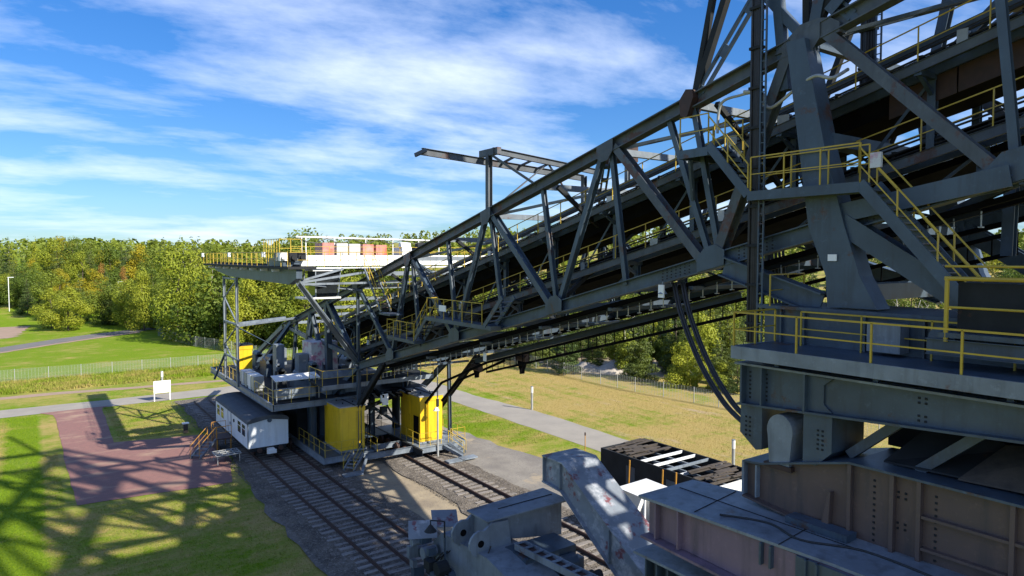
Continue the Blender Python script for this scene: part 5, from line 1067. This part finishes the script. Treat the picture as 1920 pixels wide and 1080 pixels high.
# bogie below
bo = thing('travel_bogie', 'blue-grey travel bogie with gearboxes and rust-red tilted guard plates on the three-rail track', 'bogie', (15.5, 24, .3))
mb = MB(); mb.prism([(27.0, 3.0), (26.2, 3.7), (22.5, 3.9), (20, 3.4), (20, 2.2), (26.6, 1.7)], 0, 14.6, 16.6); mb.build('frame', M['steel_light'], bo)
mb = MB(); mb.box((14.2, 20, 1.0), (17.0, 26.6, 1.9)); mb.build('lower_frame', M['steel'], bo)
for y in (20.8, 22.4, 24.0, 25.6):
    for x in (14.0, 15.5, 17.0): mb = MB(); mb.tube((x - .1, y, .72), (x + .1, y, .72), .43, 16); mb.build('wheel', M['rail'], bo)
r6 = random.Random(4)
for k in range(22):
    c = (r6.uniform(13.6, 15.2), r6.uniform(24.6, 27.6), r6.uniform(1.6, 3.3)); mb = MB(); d = (r6.uniform(.2, .7), r6.uniform(.2, .6), r6.uniform(.3, .8))
    if k % 3: mb.cbox(c, d)
    else: mb.tube((c[0] - d[0] / 2, c[1], c[2]), (c[0] + d[0] / 2, c[1], c[2]), d[1] * .5, 12)
    mb.build('gearbox', M[r6.choice(['steel_light', 'steel', 'steel_light', 'dark'])], bo)
def tilted(p, u, v, m, nm, parent):
    p, u, v = Vector(p), Vector(u), Vector(v); nrm = u.cross(v).normalized() * .04; q = [p, p + u, p + u + v, p + v]; mb = MB(); mb.add(q + [a + nrm for a in q], [(0, 3, 2, 1), (4, 5, 6, 7), (0, 1, 5, 4), (1, 2, 6, 5), (2, 3, 7, 6), (3, 0, 4, 7)]); return mb.build(nm, M[m], parent)
tilted((13.3, 26.9, 3.45), (1.15, -.55, .0), (.25, .5, .62), 'primer', 'guard_plate', bo)
tilted((14.9, 27.6, 3.4), (1.1, -.5, -.05), (.2, .55, .6), 'primer', 'guard_plate', bo)
gooseneck(bo, (14.4, 25.6, 2.2), 4.45, (-.5, .35, .05), 'dark')
for x in (14.2, 14.9): mb = MB(); mb.bar((x, 25.2, 1.8), (x, 25.2, 3.9), .05); mb.build('hand_post', M['steel'], bo)
loop([(15.1, 23.0, 4.1), (14.7, 22.8, 3.5), (14.9, 22.7, 3.2), (15.3, 22.8, 3.4)], .03, 'hose', bo)
for k in range(5): loop([(14.2 + k * .22, 25.4, 3.2), (14.0 + k * .25, 25.9, 2.6 + .1 * k), (14.3 + k * .2, 26.6, 2.3), (14.2 + k * .3, 27.0, 2.9)], .03, 'hose', bo)
# slotted cable tray
ct = thing('slotted_cable_tray', 'long slotted blue-grey cable tray sloping beneath the kinked girder', 'cable tray', (16.3, 19, 2))
ca, cb_ = Vector((15.9, 22.4, 4.1)), Vector((16.4, 14.6, 4.2)); ux = Vector((.5, 0, 0))
for s in (0, 1): member(ct, 'side_channel', ca + ux * s, cb_ + ux * s, .06, .26, 'steel_light', 'B')
for k in range(15): p = ca.lerp(cb_, k / 14); mb = MB(); mb.bar(p + Vector((0, 0, .1)), p + ux + Vector((0, 0, .1)), .16, .03, ref=(0, 1, 0)); mb.build('rung', M['steel_light'], ct)
mb = MB(); mb.bar(ca + ux * .5, cb_ + ux * .5, .3, .1); mb.build('cables', M['rail'], ct)
for k in (0.1, .5, .9): p = ca.lerp(cb_, k); mb = MB(); mb.bar(p + ux * .5, p + ux * .5 + Vector((0, 0, -1.6)), .14); mb.build('leg', M['steel'], ct)
# dark machinery in the pit of the undercarriage
pit = thing('drive_block', 'dark tangle of drive gear and hoses under the cross beam', 'machinery', (18, 20, 0))
r7 = random.Random(8)
for k in range(30):
    c = (r7.uniform(16.8, 19), r7.uniform(16, 23), r7.uniform(.5, 3.2)); mb = MB(); d = (r7.uniform(.3, 1.0), r7.uniform(.3, 1.0), r7.uniform(.4, 1.2)); mb.cbox(c, d)
    if k % 2: mb.tube((c[0] - .6, c[1], c[2] + .3), (c[0] + .6, c[1], c[2] + .3), .2, 10)
    mb.build('drive_part', M[r7.choice(['dark', 'steel', 'dark', 'steel'])], pit)
mb = MB(); mb.box((16.6, 12, .3), (22, 20, 2.2)); mb.build('bed', M['dark'], pit)

# ------------------------------------------------------------------ trees
def crown_mesh(name, blobs, n, size, m, seed, flat=0.0):
    r_ = random.Random(seed); vs = []; fs = []
    wts = [b[3] * b[4] * b[5] for b in blobs]
    for k in range(n):
        b = r_.choices(blobs, wts)[0]
        u = Vector((r_.gauss(0, 1), r_.gauss(0, 1), r_.gauss(0, 1))).normalized(); rad = r_.uniform(.45, 1.06) ** .6
        c = Vector((b[0] + u.x * b[3] * rad, b[1] + u.y * b[4] * rad, b[2] + u.z * b[5] * rad))
        nr = (u + Vector((r_.gauss(0, .45), r_.gauss(0, .45), r_.gauss(0, .45) + .3))).normalized()
        t = nr.orthogonal().normalized(); t = (Matrix.Rotation(r_.uniform(0, 6.28), 3, nr) @ t); bt_ = nr.cross(t); s = size * r_.uniform(.6, 1.35)
        i = len(vs); vs += [c + t * s, c + bt_ * s * .55, c - t * s * .8, c - bt_ * s * .6]; fs.append((i, i + 1, i + 2, i + 3))
    me = bpy.data.meshes.new(name); me.from_pydata([tuple(v) for v in vs], [], fs); me.materials.append(M[m]); return me
def trunk_mesh(name, h, r, m, seed, limbs=7, bare=False, spread=1.6):
    r_ = random.Random(seed); mb = MB(); p = Vector((0, 0, -.3)); pts = [p]; n = 6
    for k in range(1, n + 1): pts.append(Vector((r_.uniform(-.12, .12) * k * .5, r_.uniform(-.12, .12) * k * .5, h * k / n)))
    for k in range(n): mb.tube(pts[k], pts[k + 1], r * (1 - .85 * k / n), 7, r * (1 - .85 * (k + 1) / n))
    for k in range(limbs):
        t = r_.uniform(.3, .95); b = pts[0].lerp(pts[-1], t); a = r_.uniform(0, 6.28); L = spread * (1.25 - t) * r_.uniform(.8, 1.3); e = b + Vector((math.cos(a) * L, math.sin(a) * L, L * r_.uniform(.5, 1.0)))
        mb.tube(b, e, r * .32 * (1.1 - t), 5, r * .06)
        if bare:
            for q in range(3): f_ = b.lerp(e, r_.uniform(.4, 1)); mb.tube(f_, f_ + Vector((r_.uniform(-.6, .6), r_.uniform(-.6, .6), r_.uniform(.2, .8))), r * .1, 4, r * .03)
    return mb.mesh(name, M[m], True)
PROTO = {}
def proto(kind, k, H, blobs, n, size, leaf, bark, tr=.16, limbs=7, spread=1.6, th=.85):
    PROTO.setdefault(kind, []).append((trunk_mesh(kind + '_trunk', H * th, tr, bark, k * 7 + 1, 16, False, spread), crown_mesh(kind + '_crown', blobs, n, size, leaf, k * 13 + 5)))
def broad_blobs(seed, H, W_, n=15, base=.08):
    r_ = random.Random(seed); out = []
    for k in range(n):
        t = base + (1 - base) * (k + .5) / n; env = math.sin(math.pi * min(1, (t - base * .5) / (1 - base * .5)) ** .8) * .95 + .12; a = r_.uniform(0, 6.28); d = W_ * env * r_.uniform(.25, .75); s = W_ * r_.uniform(.32, .52) * (.6 + .5 * env)
        out.append((math.cos(a) * d, math.sin(a) * d, H * t - s * .3, s, s, s * .8))
    return out
def slim_blobs(seed, H, W_, n=13, base=.10):
    r_ = random.Random(seed); out = []
    for k in range(n):
        t = base + (1 - base) * (k + .5) / n; env = max(.16, 1.12 - t) * (1.0 if t > .3 else .75); a = r_.uniform(0, 6.28); d = W_ * env * r_.uniform(.1, .5); s = W_ * env * r_.uniform(.45, .7)
        out.append((math.cos(a) * d, math.sin(a) * d, H * t - s * .35, s, s, s * 1.15))
    return out
def pine_blobs(seed, H, W_, base=.06):
    r_ = random.Random(seed); out = []; z = H * base
    while z < H * .97:
        t = z / H; env = W_ * (1.05 - t) ** .8; m_ = 5 if t < .7 else 3
        for q in range(m_):
            a = q * 6.28 / m_ + r_.uniform(-.5, .5); d = env * r_.uniform(.45, .75); s = env * r_.uniform(.28, .45) + .12
            out.append((math.cos(a) * d, math.sin(a) * d, z + r_.uniform(-.2, .3), s, s, s * .45))
        z += H * .085
    out.append((0, 0, H * .96, .25, .25, H * .05)); return out
for k in range(4): proto('broad', k, 10, broad_blobs(k, 10, 3.4 + .3 * k), 6500, .155, ('leaf_light', 'leaf', 'leaf_light', 'leaf')[k], 'trunk')
for k in range(4): proto('slim', 10 + k, 10, slim_blobs(20 + k, 10, 1.75 + .2 * k), 4800, .125, ('leaf_light', 'leaf', 'leaf', 'leaf_light')[k], ('birch', 'trunk')[k % 2], .11)
for k in range(4): proto('pine', 20 + k, 10, pine_blobs(40 + k, 10, 2.0 + .25 * k), 5600, .125, 'needle', 'trunk', .13)
for k in range(2): proto('yellowing', 30 + k, 10, broad_blobs(60 + k, 10, 3.2), 5500, .155, 'leaf_yellow', 'trunk')
for k in range(1): proto('orange', 40 + k, 10, broad_blobs(80 + k, 10, 3.0), 4500, .155, 'leaf_orange', 'trunk')
for k in range(2): proto('bush', 50 + k, 10, broad_blobs(90 + k, 10, 5.5, 12, .05), 5200, .24, ('leaf_light', 'leaf')[k], 'trunk', .12)
BARE = [trunk_mesh('bare_birch', 10, .12, 'birch', 200 + k, 22, True, 2.0) for k in range(2)]
TREE = {'broad': ('leafy_tree', 'tree'), 'slim': ('slender_tree', 'tree'), 'pine': ('pine_tree', 'tree'), 'yellowing': ('yellowing_tree', 'tree'), 'orange': ('orange_leaved_tree', 'tree'), 'bush': ('leafy_bush', 'bush')}
rt = random.Random(77)
def tree(kind, x, y, h, label, group, wide=1.0, z=None):
    tm, cm = rt.choice(PROTO[kind]); nm, cat = TREE[kind]; z = gz(x, y) if z is None else z
    t = thing(nm, label, cat, (x, y, z), group); s = h / 10; mtx = Matrix.Translation((x, y, z)) @ Matrix.Rotation(rt.uniform(0, 6.28), 4, 'Z') @ Matrix.Diagonal((s * wide, s * wide, s, 1))
    link('trunk', tm, t, mtx); link('crown', cm, t, mtx)
def cam_pt(px, d):                           # ground point in photo column px at distance d
    a = (px - 960) / F; v = Vector((math.sin(YAW) + a * math.cos(YAW), math.cos(YAW) - a * math.sin(YAW))); return v.x * d, v.y * d
LAB = {'broad': 'round leafy green tree in the wood %s', 'slim': 'slender upright light-crowned tree in the wood %s', 'pine': 'dark green pine in the wood %s', 'yellowing': 'yellow-green autumn tree in the wood %s', 'bush': 'green bush in the wood %s'}
WH = {'w': 'beyond the meadow fence', 'm': 'directly behind the white crane bridge', 'e': 'behind the field-side mesh fence'}
def size_word(h, w, h0, h1): return ('tall ' if h > (h0 + h1) / 2 else 'shorter ') + ('wide ' if w > 1.02 else 'narrow ')
def grove(px0, px1, d0, d1, n, kinds, h0, h1, where, seed):
    r_ = random.Random(seed)
    for k in range(n):
        px = px0 + (px1 - px0) * (k + r_.random()) / n; d = d0 + (d1 - d0) * r_.random(); x, y = cam_pt(px, d); kd = r_.choice(kinds)
        h_, w_ = r_.uniform(h0, h1), r_.uniform(.85, 1.2)
        tree(kd, x, y, h_, size_word(h_, w_, h0, h1) + LAB[kd] % WH[where], {'w': 'trees beyond the meadow', 'm': 'trees behind the crane', 'e': 'trees behind the field fence'}[where] + ', ' + size_word(h_, w_, h0, h1) + kd, w_)
# wood on the left, back rows to front
grove(-60, 460, 232, 275, 26, ['pine', 'broad', 'yellowing', 'slim', 'pine'], 9, 16, 'w', 1)
grove(-60, 460, 196, 228, 26, ['pine', 'broad', 'pine', 'slim', 'yellowing'], 9, 16, 'w', 2)
grove(40, 460, 172, 192, 18, ['broad', 'slim', 'broad', 'pine', 'yellowing'], 9, 12.5, 'w', 3)
grove(-60, 60, 176, 196, 9, ['broad', 'pine', 'pine'], 8, 12, 'w', 14)
grove(70, 460, 150, 168, 16, ['broad', 'broad', 'pine', 'slim'], 8.5, 12.5, 'w', 15)
grove(300, 470, 134, 150, 8, ['broad', 'slim', 'bush'], 9, 13, 'w', 16)
for px, d, h, kd, wide, lb in ((125, 146, 9.5, 'broad', 1.3, 'big round bright green tree standing free beside the far road'), (205, 168, 10.5, 'slim', 1.5, 'tall light green tree behind the bend of the far road'), (268, 146, 13, 'broad', .8, 'tall light green tree growing by the end of the far road'),
        (50, 172, 8, 'pine', 1.2, 'young pine beside the sandy bank by the far road'), (330, 150, 13.5, 'slim', 1.3, 'slim green tree just behind the climbing mesh fence')):
    x, y = cam_pt(px, d); tree(kd, x, y, h, lb, None, wide)
for px, d, h in ((190, 190, 11.5), (232, 186, 11.2)): x, y = cam_pt(px, d); tree('orange', x, y, h, 'small orange-leaved tree glowing in the wood beyond the far road', 'orange trees', .6)
# taller trees behind the crane
grove(330, 720, 128, 152, 30, ['slim', 'broad', 'slim', 'broad'], 15, 22, 'm', 4)
grove(400, 700, 116, 128, 16, ['broad', 'slim', 'bush'], 10, 14, 'm', 5)
grove(700, 960, 130, 170, 14, ['slim', 'broad'], 15, 18, 'm', 6)
# pines and young trees behind the right-hand fence
grove(960, 1420, 150, 230, 26, ['pine', 'broad', 'pine'], 12, 15, 'e', 7)
grove(880, 1420, 112, 145, 26, ['pine', 'slim', 'pine', 'broad'], 11, 14, 'e', 8)
grove(1000, 1420, 92, 112, 18, ['pine', 'pine', 'slim'], 8.5, 12, 'e', 9)
grove(1280, 1420, 78, 90, 8, ['slim', 'pine', 'bush'], 5, 8.5, 'e', 10)
grove(1150, 1420, 88, 100, 14, ['pine', 'pine', 'slim'], 7, 10.5, 'e', 21)
grove(930, 1150, 104, 118, 12, ['pine', 'broad', 'pine'], 7, 10, 'e', 22)
grove(1420, 2000, 100, 150, 26, ['pine', 'broad', 'slim'], 10, 14, 'e', 11)
grove(1420, 2000, 160, 260, 24, ['pine', 'broad'], 12, 15, 'e', 12)
for px, d, h, kd, wide, lb in ((1200, 88, 8.6, 'pine', 1.25, 'broad young pine standing just behind the field fence by the rubble'), (1112, 96, 7.6, 'pine', 1.15, 'young pine overhanging the rubble heaps'), (1275, 84, 3.0, 'bush', 1.0, 'low shrub on the sand close behind the field fence'), (1350, 80, 3.8, 'bush', .9, 'yellowish shrub close behind the field fence under the hanging hoses')):
    x, y = cam_pt(px, d); tree(kd, x, y, h, lb, None, wide)
for k, (px, d) in enumerate(((1683, 74), (1722, 70))):
    x, y = cam_pt(px, d); t = thing('bare_birch', 'bare white-barked birch standing in front of the pines below the stairs', 'tree', (x, y, gz(x, y)), 'bare birches'); link('trunk', BARE[k], t, Matrix.Translation((x, y, gz(x, y))) @ Matrix.Diagonal((1, 1, 1.15, 1)))
# the far wood reads as one mass: one object
def far_wood():
    r_ = random.Random(31); vs = []; fs = []
    for k in range(620):
        px = r_.uniform(-150, 2150); d = r_.uniform(270, 620); x, y = cam_pt(px, d); z = gz(x, y); h = r_.uniform(11, 15); w = r_.uniform(2.2, 4.0)
        for q in range(70):
            u = Vector((r_.gauss(0, 1), r_.gauss(0, 1), r_.gauss(0, 1))).normalized(); c = Vector((x + u.x * w, y + u.y * w, z + h * .58 + u.z * h * .42)); s = r_.uniform(.6, 1.1)
            nr = (u + Vector((r_.gauss(0, .5), r_.gauss(0, .5), r_.gauss(0, .5)))).normalized(); t = nr.orthogonal().normalized(); b = nr.cross(t); i = len(vs)
            vs += [tuple(c + t * s), tuple(c + b * s), tuple(c - t * s), tuple(c - b * s)]; fs.append((i, i + 1, i + 2, i + 3))
    me = bpy.data.meshes.new('distant_wood'); me.from_pydata(vs, [], fs); me.materials.append(M['leaf']); o = link('distant_wood', me); o['kind'] = 'stuff'; tag(o, 'dense far-off mixed wood along the horizon', 'wood')
far_wood()
# two street lamps at the wood edge
for px, py, d in ((15, 520, 176), (221, 528, 182)):
    x, y = cam_pt(px, d); z = gz(x, y); h = 16 - (py - 480) / F * d - z; t = thing('street_lamp', 'white street lamp half hidden in the trees beyond the far road', 'street lamp', (x, y, z), 'street lamps in the trees')
    mb = MB(); mb.tube((x, y, z), (x, y, z + h), .09, 8); mb.build('pole', M['white'], t); mb = MB(); mb.cbox((x + .5, y, z + h), (1.3, .3, .15)); mb.build('lamp_head', M['white'], t)
